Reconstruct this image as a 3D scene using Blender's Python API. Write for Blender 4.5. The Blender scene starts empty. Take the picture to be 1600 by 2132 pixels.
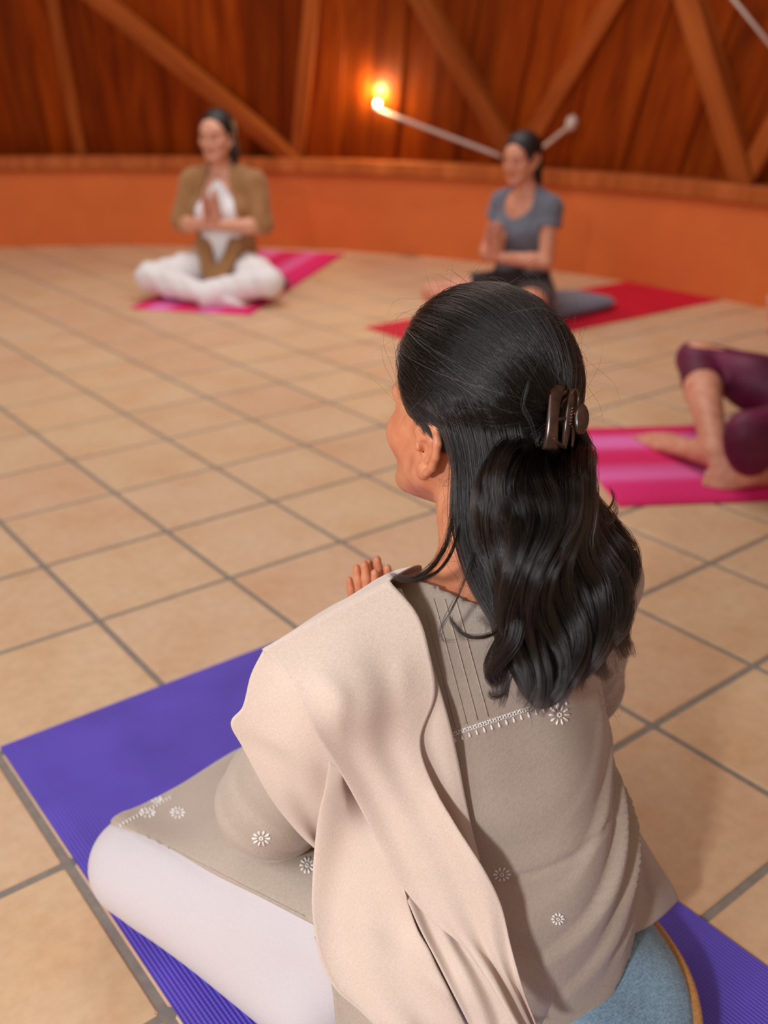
import bpy, bmesh, math, random
import numpy as np
from mathutils import Vector, Matrix, noise
from mathutils.bvhtree import BVHTree

random.seed(7)
rng = np.random.default_rng(7)
scene = bpy.context.scene
COL = scene.collection

# ------------------------------------------------------------------ camera, world, lights
CAM_R = np.array([[0.78636898, -0.61772565, 0.00623386],      # right, down, forward (rows), solved from the tile grid
                  [-0.24710636, -0.32378469, -0.91329181],
                  [0.5661822, 0.71664391, -0.40725817]])
CAM_C = np.array([0.00902, -1.69718, 1.00593])
FPX = 2006.83
camd = bpy.data.cameras.new('camera')
cam = bpy.data.objects.new('camera', camd); COL.objects.link(cam)
camd.sensor_fit = 'VERTICAL'; camd.sensor_height = 36.0; camd.sensor_width = 24.0
camd.lens = FPX / 2132 * 36.0
camd.clip_start = 0.02; camd.clip_end = 60
m = Matrix.Identity(4)
for i in range(3):
    m[i][0] = CAM_R[0][i]; m[i][1] = -CAM_R[1][i]; m[i][2] = -CAM_R[2][i]; m[i][3] = CAM_C[i]
cam.matrix_world = m
camd.dof.use_dof = True; camd.dof.focus_distance = 0.94; camd.dof.aperture_fstop = 3.2
scene.camera = cam

vs = scene.view_settings
vs.view_transform = 'Standard'; vs.look = 'None'; vs.gamma = 1.0; vs.use_curve_mapping = False
vs.exposure = 0.0
scene.cycles.max_bounces = 8; scene.cycles.diffuse_bounces = 4; scene.cycles.glossy_bounces = 4; scene.cycles.transmission_bounces = 6

world = bpy.data.worlds.new('world'); scene.world = world
world.use_nodes = True
bgn = world.node_tree.nodes['Background']
bgn.inputs[0].default_value = (1.0, 0.76, 0.58, 1); bgn.inputs[1].default_value = 0.30

def area_light(name, loc, target, size, size_y, energy, color):
    l = bpy.data.lights.new(name, 'AREA'); l.shape = 'RECTANGLE'; l.size = size; l.size_y = size_y
    l.energy = energy; l.color = color
    o = bpy.data.objects.new(name, l); COL.objects.link(o)
    o.location = loc
    o.rotation_euler = (Vector(target) - Vector(loc)).to_track_quat('-Z', 'Y').to_euler()
    return o
# the photographer's flash, up and to the left of the lens, and the windows behind the camera
area_light('key_flash', (-1.42, -1.92, 1.55), (0.65, -0.9, 0.35), 0.16, 0.16, 38, (0.93, 0.96, 1.0))
area_light('window_light', (-2.9, -0.4, 2.9), (2.0, 1.6, 0.2), 2.4, 1.8, 85, (0.84, 0.92, 1.0))
area_light('background_fill', (2.4, 2.2, 3.4), (2.6, 2.3, 0.0), 2.4, 2.4, 80, (0.97, 0.96, 0.95))  # unseen overhead lamp, added to brighten the far side of the room

# ------------------------------------------------------------------ helpers
def ray_dir(u, v):
    return CAM_R.T @ np.array([(u - 800) / FPX, (v - 1066) / FPX, 1.0])
def at_z(u, v, z):
    d = ray_dir(u, v); return CAM_C + d * ((z - CAM_C[2]) / d[2])
def at_depth(u, v, t):
    return CAM_C + ray_dir(u, v) * t

def srgb(r, g, b):
    def c(x):
        x /= 255.0
        return x / 12.92 if x <= 0.04045 else ((x + 0.055) / 1.055) ** 2.4
    return (c(r), c(g), c(b), 1.0)

def new_mat(name):
    mt = bpy.data.materials.new(name); mt.use_nodes = True
    nt = mt.node_tree
    return mt, nt, nt.nodes['Principled BSDF']
def N(nt, typ, **kw):
    n = nt.nodes.new(typ)
    for k, v in kw.items():
        if k.startswith('i_'):
            key = k[2:]
            key = int(key) if key.isdigit() else key.replace('_', ' ')
            n.inputs[key].default_value = v
        else:
            setattr(n, k, v)
    return n
def L(nt, a, b): nt.links.new(a, b)
def ramp(nt, stops):
    r = N(nt, 'ShaderNodeValToRGB')
    el = r.color_ramp.elements
    el.remove(el[1]); el[0].position = stops[0][0]; el[0].color = stops[0][1]
    for p, c in stops[1:]:
        e = el.new(p); e.color = c
    return r
def mixc(nt, fac, a, b, mode='MIX'):
    n = N(nt, 'ShaderNodeMix', data_type='RGBA', blend_type=mode)
    for idx, v in ((0, fac), (6, a), (7, b)):
        if hasattr(v, 'is_linked') or hasattr(v, 'links'): L(nt, v, n.inputs[idx])
        else: n.inputs[idx].default_value = v
    return n.outputs[2]
def coords(nt, kind='Object', scale=(1, 1, 1), rot=(0, 0, 0)):
    tc = N(nt, 'ShaderNodeTexCoord'); mp = N(nt, 'ShaderNodeMapping')
    mp.inputs['Scale'].default_value = scale; mp.inputs['Rotation'].default_value = rot
    L(nt, tc.outputs[kind], mp.inputs[0]); return mp.outputs[0]
def bump(nt, bs, height, strength=0.3, dist=0.002):
    b = N(nt, 'ShaderNodeBump'); b.inputs['Strength'].default_value = strength; b.inputs['Distance'].default_value = dist
    L(nt, height, b.inputs['Height']); L(nt, b.outputs[0], bs.inputs['Normal']); return b

def link(name, me, mat=None, parent=None, smooth=True):
    o = bpy.data.objects.new(name, me); COL.objects.link(o)
    if mat is not None and len(me.materials) == 0: me.materials.append(mat)
    if smooth and hasattr(me, 'polygons') and len(me.polygons):
        me.polygons.foreach_set('use_smooth', np.ones(len(me.polygons), bool))
    if parent is not None: o.parent = parent
    return o
def mesh_np(name, V, F):
    me = bpy.data.meshes.new(name)
    V = np.asarray(V, np.float32); F = np.asarray(F, np.int32)
    k = F.shape[1]
    me.vertices.add(len(V)); me.vertices.foreach_set('co', V.ravel())
    me.loops.add(F.size); me.loops.foreach_set('vertex_index', F.ravel())
    me.polygons.add(len(F)); me.polygons.foreach_set('loop_start', np.arange(0, F.size, k, dtype=np.int32))
    me.update(calc_edges=True); me.validate(); return me
def mesh_py(name, V, F):
    me = bpy.data.meshes.new(name); me.from_pydata([tuple(map(float, v)) for v in V], [], F); me.update(); return me
def bm_obj(name, bm, mat, parent=None, smooth=False):
    bmesh.ops.recalc_face_normals(bm, faces=bm.faces)
    me = bpy.data.meshes.new(name); bm.to_mesh(me); bm.free()
    return link(name, me, mat, parent, smooth)
def tag(o, label=None, cat=None, group=None, kind=None):
    if label: o['label'] = label
    if cat: o['category'] = cat
    if group: o['group'] = group
    if kind: o['kind'] = kind
    return o
def empty(name, loc):
    o = bpy.data.objects.new(name, None); COL.objects.link(o); o.location = loc; o.empty_display_size = 0.1
    return o
def adopt(root, *objs):
    """parent world-space meshes to a root Empty without moving them"""
    bpy.context.view_layer.update()
    for o in objs:
        o.parent = root; o.matrix_parent_inverse = root.matrix_world.inverted()
def vcol(me, arr, name='tone'):
    a = me.color_attributes.new(name, 'FLOAT_COLOR', 'POINT')
    full = np.ones((len(me.vertices), 4), np.float32); full[:, :3] = arr
    a.data.foreach_set('color', full.ravel())

def catmull(P, n):
    """resample a polyline of points through a Catmull-Rom spline into n points"""
    P = np.asarray(P, float); m_ = len(P)
    Q = np.vstack([2 * P[0] - P[1], P, 2 * P[-1] - P[-2]])
    t = np.linspace(0, m_ - 1, n); i = np.minimum(t.astype(int), m_ - 2); f = (t - i)[:, None]
    p0, p1, p2, p3 = Q[i], Q[i + 1], Q[i + 2], Q[i + 3]
    return 0.5 * (2 * p1 + (p2 - p0) * f + (2 * p0 - 5 * p1 + 4 * p2 - p3) * f ** 2 + (3 * p1 - p0 - 3 * p2 + p3) * f ** 3)
def spline_grid(rows, nu, nv):
    """rows: list of lists (same length) of 3D points -> smooth (nu, nv, 3) grid"""
    A = np.array([catmull(r, nv) for r in rows])
    return np.stack([catmull(A[:, j], nu) for j in range(nv)], axis=1)
def grid_faces(nu, nv, close_v=False):
    i, j = np.meshgrid(np.arange(nu - 1), np.arange(nv if close_v else nv - 1), indexing='ij')
    j2 = (j + 1) % nv
    return np.stack([i * nv + j, i * nv + j2, (i + 1) * nv + j2, (i + 1) * nv + j], -1).reshape(-1, 4)
def sheet(name, G, mat, parent, thick):
    me = mesh_np(name, G.reshape(-1, 3), grid_faces(G.shape[0], G.shape[1]))
    uv = me.uv_layers.new(name='UVMap')
    nu, nv = G.shape[:2]
    du = np.r_[0, np.cumsum(np.linalg.norm(np.diff(G[:, nv // 2], axis=0), axis=1))]
    dv = np.r_[0, np.cumsum(np.linalg.norm(np.diff(G[nu // 2], axis=0), axis=1))]
    UV = np.stack(np.meshgrid(du, dv, indexing='ij'), -1).reshape(-1, 2)
    idx = np.zeros(len(me.loops), np.int32); me.loops.foreach_get('vertex_index', idx)
    uv.data.foreach_set('uv', UV[idx].astype(np.float32).ravel())
    o = link(name, me, mat, parent)
    if thick:
        md = o.modifiers.new('solid', 'SOLIDIFY'); md.thickness = thick; md.offset = 0.0
    return o
def tube_mesh(paths_radii, sides=8):
    """several tubes -> V, F arrays (capped by tapering)"""
    VV, FF, off = [], [], 0
    for P, rad in paths_radii:
        P = np.asarray(P, float); n = len(P)
        rad = np.broadcast_to(np.asarray(rad, float), (n,))
        T = np.gradient(P, axis=0); T /= np.linalg.norm(T, axis=1)[:, None] + 1e-12
        ref = np.array([0, 0, 1.0]) if abs(T[0, 2]) < 0.9 else np.array([1.0, 0, 0])
        X = np.cross(T[0], ref); X /= np.linalg.norm(X); Xs = [X]
        for k in range(1, n):
            X = Xs[-1] - T[k] * (Xs[-1] @ T[k]); Xs.append(X / (np.linalg.norm(X) + 1e-12))
        Xs = np.array(Xs); Ys = np.cross(T, Xs)
        a = np.linspace(0, 2 * np.pi, sides, endpoint=False)
        ring = P[:, None] + rad[:, None, None] * (np.cos(a)[None, :, None] * Xs[:, None] + np.sin(a)[None, :, None] * Ys[:, None])
        V = np.vstack([ring.reshape(-1, 3), P[:1], P[-1:]])
        F = grid_faces(n, sides, True)
        c0, c1 = n * sides, n * sides + 1
        caps = [[c0, (k + 1) % sides, k, k] for k in range(sides)] + [[c1, (n - 1) * sides + k, (n - 1) * sides + (k + 1) % sides, (n - 1) * sides + (k + 1) % sides] for k in range(sides)]
        VV.append(V); FF.append(F + off); FF.append(('t', np.array(caps)[:, :3] + off)); off += len(V)
    V = np.vstack(VV); faces = []
    for f in FF:
        faces += [tuple(map(int, q)) for q in (f[1] if isinstance(f, tuple) else f)]
    return V, faces

# ------------------------------------------------------------------ signed-distance sculpting
BIG = 0.06
class Sculpt:
    def __init__(self, xs, ys, zs):
        self.ax = [np.asarray(a, np.float32) for a in (xs, ys, zs)]
        self.D = np.full([len(a) for a in self.ax], BIG, np.float32)
    @classmethod
    def box(cls, lo, hi, h):
        return cls(*[np.arange(lo[i], hi[i] + h, h) for i in range(3)])
    def region(self, lo, hi):
        sl = []
        for a, l, h_ in zip(self.ax, lo, hi):
            i0 = max(0, int(np.searchsorted(a, l)) - 1); i1 = min(len(a), int(np.searchsorted(a, h_)) + 1)
            if i1 <= i0: return None
            sl.append(slice(i0, i1))
        P = np.stack(np.meshgrid(*[a[s] for a, s in zip(self.ax, sl)], indexing='ij', copy=False), -1)
        return tuple(sl), P
    def op(self, fn, lo, hi, k=0.01, mode='u', pad=0.03):
        r = self.region(np.asarray(lo) - pad - k, np.asarray(hi) + pad + k)
        if r is None: return self
        sl, P = r
        d = fn(P).astype(np.float32); a = self.D[sl]
        if mode == 'u':
            h_ = np.maximum(k - np.abs(a - d), 0) / max(k, 1e-6); self.D[sl] = np.minimum(a, d) - h_ * h_ * k * 0.25
        elif mode == 's':
            d = -d
            h_ = np.maximum(k - np.abs(a - d), 0) / max(k, 1e-6); self.D[sl] = np.maximum(a, d) + h_ * h_ * k * 0.25
        return self
    def cone(self, a, b, ra, rb, k=0.015, mode='u'):
        a = np.asarray(a, float); b = np.asarray(b, float); ab = b - a; l2 = ab @ ab + 1e-12
        def fn(P):
            q = P - a; t = np.clip((q @ ab) / l2, 0, 1)
            return np.linalg.norm(q - t[..., None] * ab, axis=-1) - (ra + (rb - ra) * t)
        r = max(ra, rb)
        return self.op(fn, np.minimum(a, b) - r, np.maximum(a, b) + r, k, mode)
    def chain(self, pts, rads, k=0.015, mode='u'):
        for i in range(len(pts) - 1): self.cone(pts[i], pts[i + 1], rads[i], rads[i + 1], k, mode)
        return self
    def ell(self, c, rad, B=None, k=0.015, mode='u'):
        c = np.asarray(c, float); rad = np.asarray(rad, float); B = np.eye(3) if B is None else np.asarray(B)
        def fn(P):
            q = (P - c) @ B.T
            k0 = np.linalg.norm(q / rad, axis=-1); k1 = np.linalg.norm(q / rad ** 2, axis=-1)
            return k0 * (k0 - 1) / (k1 + 1e-9)
        ext = np.sqrt(((B * rad[:, None]) ** 2).sum(0))
        return self.op(fn, c - ext, c + ext, k, mode)
    def econe(self, a, b, X, ra, rb, k=0.02, mode='u'):
        """segment with an elliptical section: X = wide axis, ra = (wide, deep) at a, rb at b"""
        a = np.asarray(a, float); b = np.asarray(b, float); ab = b - a; ln = np.linalg.norm(ab); Z = ab / ln
        X = np.asarray(X, float); X = X - Z * (X @ Z); X /= np.linalg.norm(X); Y = np.cross(Z, X)
        def fn(P):
            q = P - a; w = q @ Z; t = np.clip(w / ln, 0, 1)
            rx = ra[0] + (rb[0] - ra[0]) * t; ry = ra[1] + (rb[1] - ra[1]) * t; mn = np.minimum(rx, ry)
            e = (w - t * ln) / mn
            return (np.sqrt((q @ X / rx) ** 2 + (q @ Y / ry) ** 2 + e * e) - 1) * mn
        r = max(ra + rb) if isinstance(ra, tuple) else max(list(ra) + list(rb))
        return self.op(fn, np.minimum(a, b) - r, np.maximum(a, b) + r, k, mode)
    def cut(self, fn):
        """keep only where fn(P) <= 0 (evaluated on the whole grid)"""
        P = np.stack(np.meshgrid(*self.ax, indexing='ij', copy=False), -1)
        self.D = np.maximum(self.D, fn(P).astype(np.float32)); return self
    def mesh(self, name, smooth_iter=0):
        D = self.D; S = D < 0
        nx, ny, nz = D.shape
        c = np.zeros((nx - 1, ny - 1, nz - 1), np.uint8)
        for dx in (0, 1):
            for dy in (0, 1):
                for dz in (0, 1): c += S[dx:nx - 1 + dx, dy:ny - 1 + dy, dz:nz - 1 + dz]
        act = (c > 0) & (c < 8)
        idx = np.argwhere(act)
        vid = np.full(act.shape, -1, np.int32); vid[act] = np.arange(len(idx))
        acc = np.zeros((len(idx), 3)); cnt = np.zeros(len(idx))
        corner = {}
        for dx in (0, 1):
            for dy in (0, 1):
                for dz in (0, 1): corner[(dx, dy, dz)] = D[idx[:, 0] + dx, idx[:, 1] + dy, idx[:, 2] + dz].astype(float)
        for a0 in corner:
            for axis in range(3):
                if a0[axis]: continue
                b0 = tuple(1 if i == axis else a0[i] for i in range(3))
                da, db = corner[a0], corner[b0]
                mks = (da < 0) != (db < 0)
                t = np.where(mks, da / np.where(mks, da - db, 1), 0)
                p = np.array(a0, float)[None, :].repeat(len(idx), 0); p[:, axis] = t
                acc[mks] += p[mks]; cnt[mks] += 1
        loc = acc / np.maximum(cnt, 1)[:, None]
        V = np.zeros((len(idx), 3))
        for i in range(3):
            a = self.ax[i].astype(float); V[:, i] = a[idx[:, i]] + loc[:, i] * (a[idx[:, i] + 1] - a[idx[:, i]])
        F = []
        for axis in range(3):
            o1, o2 = (axis + 1) % 3, (axis + 2) % 3
            lo_ = [slice(1, -1)] * 3; lo_[axis] = slice(0, -1); hi_ = list(lo_); hi_[axis] = slice(1, None)
            s0, s1 = S[tuple(lo_)], S[tuple(hi_)]
            e = np.argwhere(s0 != s1)
            if not len(e): continue
            fl = s0[tuple(e.T)]
            base = e.copy(); base[:, o1] += 1; base[:, o2] += 1
            q = []
            for d1, d2 in ((1, 1), (0, 1), (0, 0), (1, 0)):
                cc = base.copy(); cc[:, o1] -= d1; cc[:, o2] -= d2; q.append(vid[tuple(cc.T)])
            q = np.stack(q, 1); q[~fl] = q[~fl][:, ::-1]
            F.append(q)
        F = np.vstack(F); F = F[(F >= 0).all(1)]
        for _ in range(smooth_iter):
            acc = np.zeros_like(V); n = np.zeros(len(V))
            for a, b in ((0, 1), (1, 2), (2, 3), (3, 0)):
                np.add.at(acc, F[:, a], V[F[:, b]]); np.add.at(acc, F[:, b], V[F[:, a]])
                np.add.at(n, F[:, a], 1); np.add.at(n, F[:, b], 1)
            V = V * 0.4 + 0.6 * acc / np.maximum(n, 1)[:, None]
        return mesh_np(name, V, F)
def normals_of(me):
    n = np.zeros(len(me.vertices) * 3, np.float32); me.vertices.foreach_get('normal', n); return n.reshape(-1, 3)
def verts_of(me):
    n = np.zeros(len(me.vertices) * 3, np.float32); me.vertices.foreach_get('co', n); return n.reshape(-1, 3).astype(float)
def set_verts(me, V):
    me.vertices.foreach_set('co', np.asarray(V, np.float32).ravel()); me.update()
def bvh_of(*objs):
    vs_, fs_, off = [], [], 0
    for o in objs:
        me = o.data; vs_ += [tuple(v.co) for v in me.vertices]
        fs_ += [tuple(i + off for i in p.vertices) for p in me.polygons]; off += len(me.vertices)
    return BVHTree.FromPolygons(vs_, fs_)
def unit(v):
    v = np.asarray(v, float); return v / (np.linalg.norm(v) + 1e-12)
def sstep(a, b, x):
    t = np.clip((x - a) / (b - a), 0, 1); return t * t * (3 - 2 * t)
# ------------------------------------------------------------------ materials of the room
def mat_tile():
    mt, nt, b = new_mat('terracotta_tile')
    co = coords(nt, 'Object', (1, 1, 1))
    geo = N(nt, 'ShaderNodeNewGeometry')
    n1 = N(nt, 'ShaderNodeTexNoise', i_Scale=5.0, i_Detail=4.0, i_Roughness=0.6); L(nt, geo.outputs['Position'], n1.inputs['Vector'])
    n2 = N(nt, 'ShaderNodeTexNoise', i_Scale=38.0, i_Detail=5.0, i_Roughness=0.7); L(nt, geo.outputs['Position'], n2.inputs['Vector'])
    oi = N(nt, 'ShaderNodeObjectInfo')
    r1 = ramp(nt, [(0.30, srgb(208, 158, 116)), (0.5, srgb(218, 180, 144)), (0.72, srgb(224, 192, 160))]); L(nt, n1.outputs[0], r1.inputs[0])
    r2 = ramp(nt, [(0.0, srgb(214, 164, 128)), (0.5, srgb(220, 182, 145)), (1.0, srgb(224, 186, 140))]); L(nt, oi.outputs['Random'], r2.inputs[0])
    c = mixc(nt, 0.45, r1.outputs[0], r2.outputs[0])
    r3 = ramp(nt, [(0.35, (0.80, 0.76, 0.72, 1)), (0.6, (1, 1, 1, 1))]); L(nt, n2.outputs[0], r3.inputs[0])
    c = mixc(nt, 0.5, c, r3.outputs[0], 'MULTIPLY')
    L(nt, c, b.inputs['Base Color'])
    b.inputs['Roughness'].default_value = 0.52; b.inputs['Specular IOR Level'].default_value = 0.35
    bump(nt, b, n2.outputs[0], 0.12, 0.002)
    return mt
def mat_simple(name, col, rough=0.7, scale=30.0, var=0.15, bstr=0.15, spec=0.3, sheen=0.0):
    mt, nt, b = new_mat(name)
    n1 = N(nt, 'ShaderNodeTexNoise', i_Scale=scale, i_Detail=4.0, i_Roughness=0.6)
    L(nt, coords(nt, 'Object'), n1.inputs['Vector'])
    dark = tuple(x * (1 - var) for x in col[:3]) + (1,); lite = tuple(min(1, x * (1 + var)) for x in col[:3]) + (1,)
    r = ramp(nt, [(0.3, dark), (0.7, lite)]); L(nt, n1.outputs[0], r.inputs[0]); L(nt, r.outputs[0], b.inputs['Base Color'])
    b.inputs['Roughness'].default_value = rough; b.inputs['Specular IOR Level'].default_value = spec
    if sheen: b.inputs['Sheen Weight'].default_value = sheen; b.inputs['Sheen Roughness'].default_value = 0.5
    if bstr: bump(nt, b, n1.outputs[0], bstr, 0.003)
    return mt
def mat_wood(name, c0, c1, c2, rough=0.5):
    mt, nt, b = new_mat(name)
    oi = N(nt, 'ShaderNodeObjectInfo')
    co = coords(nt, 'Object', (9, 9, 0.9))
    ad = N(nt, 'ShaderNodeVectorMath', operation='ADD'); L(nt, co, ad.inputs[0])
    mu = N(nt, 'ShaderNodeMath', operation='MULTIPLY', i_1=37.0); L(nt, oi.outputs['Random'], mu.inputs[0]); L(nt, mu.outputs[0], ad.inputs[1])
    n1 = N(nt, 'ShaderNodeTexNoise', i_Scale=1.6, i_Detail=6.0, i_Roughness=0.6, i_Distortion=0.6); L(nt, ad.outputs[0], n1.inputs['Vector'])
    r = ramp(nt, [(0.28, c0), (0.5, c1), (0.75, c2)]); L(nt, n1.outputs[0], r.inputs[0])
    mr = N(nt, 'ShaderNodeMapRange', i_3=0.72, i_4=1.2); L(nt, oi.outputs['Random'], mr.inputs[0])
    hs = N(nt, 'ShaderNodeHueSaturation'); L(nt, r.outputs[0], hs.inputs['Color']); L(nt, mr.outputs[0], hs.inputs['Value'])
    L(nt, hs.outputs[0], b.inputs['Base Color'])
    b.inputs['Roughness'].default_value = rough; b.inputs['Specular IOR Level'].default_value = 0.12
    bump(nt, b, n1.outputs[0], 0.25, 0.004)
    return mt

M_TILE = mat_tile()
M_GROUT = mat_simple('grout', srgb(140, 128, 118), 0.9, 60, 0.12, 0.3)
M_WALL = mat_simple('orange_plaster', srgb(210, 108, 54), 0.75, 3.0, 0.06, 0.1, 0.25)
M_PLANK = mat_wood('roof_plank_wood', srgb(106, 36, 2), srgb(138, 54, 5), srgb(164, 76, 13), 0.55)
M_BEAM = mat_wood('beam_wood', srgb(140, 66, 22), srgb(166, 84, 34), srgb(190, 104, 48), 0.5)
M_LEDGE = mat_wood('ledge_wood', srgb(138, 68, 30), srgb(160, 82, 38), srgb(184, 104, 56), 0.45)

# ------------------------------------------------------------------ floor
T = 0.305                                   # tile pitch, joints at multiples of it
RC = np.array([0.5005, 1.3140]); RW = 3.94  # centre and radius of the round room
def disc(name, r, z, mat):
    bm = bmesh.new(); n = 96
    top = [bm.verts.new((RC[0] + r * math.cos(2 * math.pi * k / n), RC[1] + r * math.sin(2 * math.pi * k / n), z)) for k in range(n)]
    bot = [bm.verts.new((v.co.x, v.co.y, z - 0.1)) for v in top]
    bm.faces.new(top); bm.faces.new(bot[::-1])
    for k in range(n): bm.faces.new((top[k], bot[k], bot[(k + 1) % n], top[(k + 1) % n]))
    return bm_obj(name, bm, mat)
floor = disc('floor', 4.2, -0.0025, M_GROUT); tag(floor, 'terracotta tiled floor with grey joints', kind='structure')
def tile_geo(s, h, b):
    """low slab with softened rim: V, F"""
    V, F = [], []
    c = 0.0035
    def ring(half, z, cc):
        o = []
        for sx, sy in ((1, 1), (-1, 1), (-1, -1), (1, -1)):
            pts = [(sx * half, sy * (half - cc)), (sx * (half - cc), sy * half)]
            if sx * sy < 0: pts = pts[::-1]
            o += pts
        return [(x, y, z) for x, y in o]
    V = ring(s, -h, c) + ring(s, -b, c) + ring(s - b * 1.6, 0, c)
    for k in range(2):
        for j in range(8): F.append((k * 8 + j, k * 8 + (j + 1) % 8, (k + 1) * 8 + (j + 1) % 8, (k + 1) * 8 + j))
    F.append(tuple(range(16, 24)))
    return V, F
tv, tf = tile_geo(0.1462, 0.006, 0.0016)
tile_me = mesh_py('tile', tv, tf); tile_me.materials.append(M_TILE)
cells = []
for i in range(-13, 16):
    for j in range(-10, 19):
        x, y = (i + 0.5) * T, (j + 0.5) * T
        if math.hypot(x - RC[0], y - RC[1]) > 4.05: continue
        q = CAM_R @ (np.array([x, y, 0]) - CAM_C)
        vis = q[2] > 0.3 and abs(q[0] / q[2] * FPX) < 800 + 0.2 * FPX / q[2] and abs(q[1] / q[2] * FPX) < 1066 + 0.2 * FPX / q[2]
        cells.append((not vis, np.linalg.norm(q), x, y))
cells.sort()
rv, rf = [], []
for n, (hid, dist, x, y) in enumerate(cells):
    dz = random.uniform(-0.0007, 0.0004)
    if n < 298 and not hid:
        o = bpy.data.objects.new('tile', tile_me); COL.objects.link(o); o.location = (x, y, dz + 0.0); o.rotation_euler.z = random.choice((0, 1, 2, 3)) * math.pi / 2 + random.uniform(-.002, .002)
        o.parent = floor
    else:
        off = len(rv); rv += [(a + x, b_ + y, c_ + dz) for a, b_, c_ in tv]; rf += [tuple(k + off for k in f) for f in tf]
rest = link('tile_field', mesh_py('tile_field', rv, rf), M_TILE, floor, smooth=False); rest['kind'] = 'stuff'

# ------------------------------------------------------------------ round wall, ledge, sloping timber roof
A0, A1 = math.radians(-42), math.radians(108)
def arc_solid(name, prof, mat, n=120, smooth=True):
    """sweep a closed (r, z) profile along the wall arc"""
    V, F = [], []; m_ = len(prof)
    for k in range(n + 1):
        a = A0 + (A1 - A0) * k / n
        V += [(RC[0] + r * math.cos(a), RC[1] + r * math.sin(a), z) for r, z in prof]
    for k in range(n):
        for j in range(m_): F.append((k * m_ + j, (k + 1) * m_ + j, (k + 1) * m_ + (j + 1) % m_, k * m_ + (j + 1) % m_))
    F.append(tuple(range(m_))[::-1]); F.append(tuple(n * m_ + j for j in range(m_)))
    bm = bmesh.new(); vv = [bm.verts.new(v) for v in V]
    for f in F: bm.faces.new([vv[i] for i in f])
    o = bm_obj(name, bm, mat, smooth=False)
    return o
wall = arc_solid('wall_back', [(RW, -0.02), (RW, 0.505), (RW + 0.25, 0.505), (RW + 0.25, -0.02)], M_WALL)
tag(wall, 'low curved wall in burnt orange plaster', kind='structure')
ledge = arc_solid('trim_1', [(RW - 0.030, 0.478), (RW - 0.034, 0.484), (RW - 0.034, 0.552), (RW - 0.028, 0.560), (RW + 0.26, 0.560), (RW + 0.26, 0.5055), (RW - 0.0005, 0.5055), (RW - 0.0005, 0.478)], M_LEDGE)
tag(ledge, 'curved wooden ledge capping the orange wall', kind='structure')

RD = unit(np.array([-0.286, -0.518, 1.146]))       # the boards all lean this way, up and inwards
RB = RW + 0.13                                     # foot of the roof
Z_B = 0.553
def roof_foot(a): return np.array([RC[0] + RB * math.cos(a), RC[1] + RB * math.sin(a), Z_B])
def roof_normal(a):
    n = np.cross(np.array([-math.sin(a), math.cos(a), 0]), RD); n = unit(n)
    return n if n @ np.array([math.cos(a), math.sin(a), 0]) < 0 else -n
def roof_at(u, v, off=0.0):
    """where the sight line through a point of the picture meets the roof boards"""
    d = ray_dir(u, v); h = -RD[:2] / RD[2]
    # slide along the boards down to the foot: q = p + (p.z - Z_B) * h
    o = CAM_C[:2] + (CAM_C[2] - Z_B) * h - RC; dd = d[:2] + d[2] * h
    a = dd @ dd; b = o @ dd; c = o @ o - RB * RB
    t = (-b + math.sqrt(b * b - a * c)) / a
    p = CAM_C + t * d; q = p[:2] + (p[2] - Z_B) * h - RC; an = math.atan2(q[1], q[0])
    nrm = roof_normal(an)
    return p + nrm * off, nrm
def roof_front(u, v, gap):
    """a point in front of the roof, on the same sight line"""
    p, n = roof_at(u, v); d = unit(p - CAM_C); return p - d * gap / abs(d @ n), n
ceil = empty('ceiling', (RC[0], RC[1], Z_B)); tag(ceil, 'steep timber roof of dark planks and crossing beams', kind='structure')
def frame_obj(o, origin, X, Y, Z):
    mm = Matrix.Identity(4)
    for i in range(3): mm[i][0] = X[i]; mm[i][1] = Y[i]; mm[i][2] = Z[i]; mm[i][3] = origin[i]
    o.matrix_world = mm
def timber(name, a, b, nrm, w, d, mat, parent, chamf=0.006):
    """rectangular timber from a to b lying on its back face; local Z runs along the grain"""
    Z = unit(np.asarray(b) - np.asarray(a)); ln = np.linalg.norm(np.asarray(b) - np.asarray(a))
    Y = unit(nrm - Z * (nrm @ Z)); X = np.cross(Y, Z)
    c = chamf
    prof = [(-w / 2, 0), (-w / 2, d - c), (-w / 2 + c, d), (w / 2 - c, d), (w / 2, d - c), (w / 2, 0)]
    V = [(x, y, 0) for x, y in prof] + [(x, y, ln) for x, y in prof]
    F = [tuple(range(6)), tuple(range(11, 5, -1))] + [(j, j + 6, (j + 1) % 6 + 6, (j + 1) % 6) for j in range(6)]
    bm = bmesh.new(); vv = [bm.verts.new(v) for v in V]
    for f in F: bm.faces.new([vv[i] for i in f])
    o = bm_obj(name, bm, mat)
    frame_obj(o, a, X, Y, Z); adopt(parent, o)
    return o
a = A0; k = 0
while a < A1:
    w = random.uniform(0.15, 0.20); da = w / RB * 1.06
    am = a + da / 2
    f0, nr = roof_foot(am), roof_normal(am)
    proud = 0.016 if k % 2 else 0.0
    # width across the slant
    wt = np.linalg.norm(np.cross(roof_foot(a + da) - roof_foot(a), RD))
    timber('plank', f0 + nr * (proud - 0.03) - RD * 0.02, f0 + nr * (proud - 0.03) + RD * 2.6, nr, wt + (0.012 if k % 2 else -0.012), 0.03, M_PLANK, ceil, 0.004)
    a += da; k += 1
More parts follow.
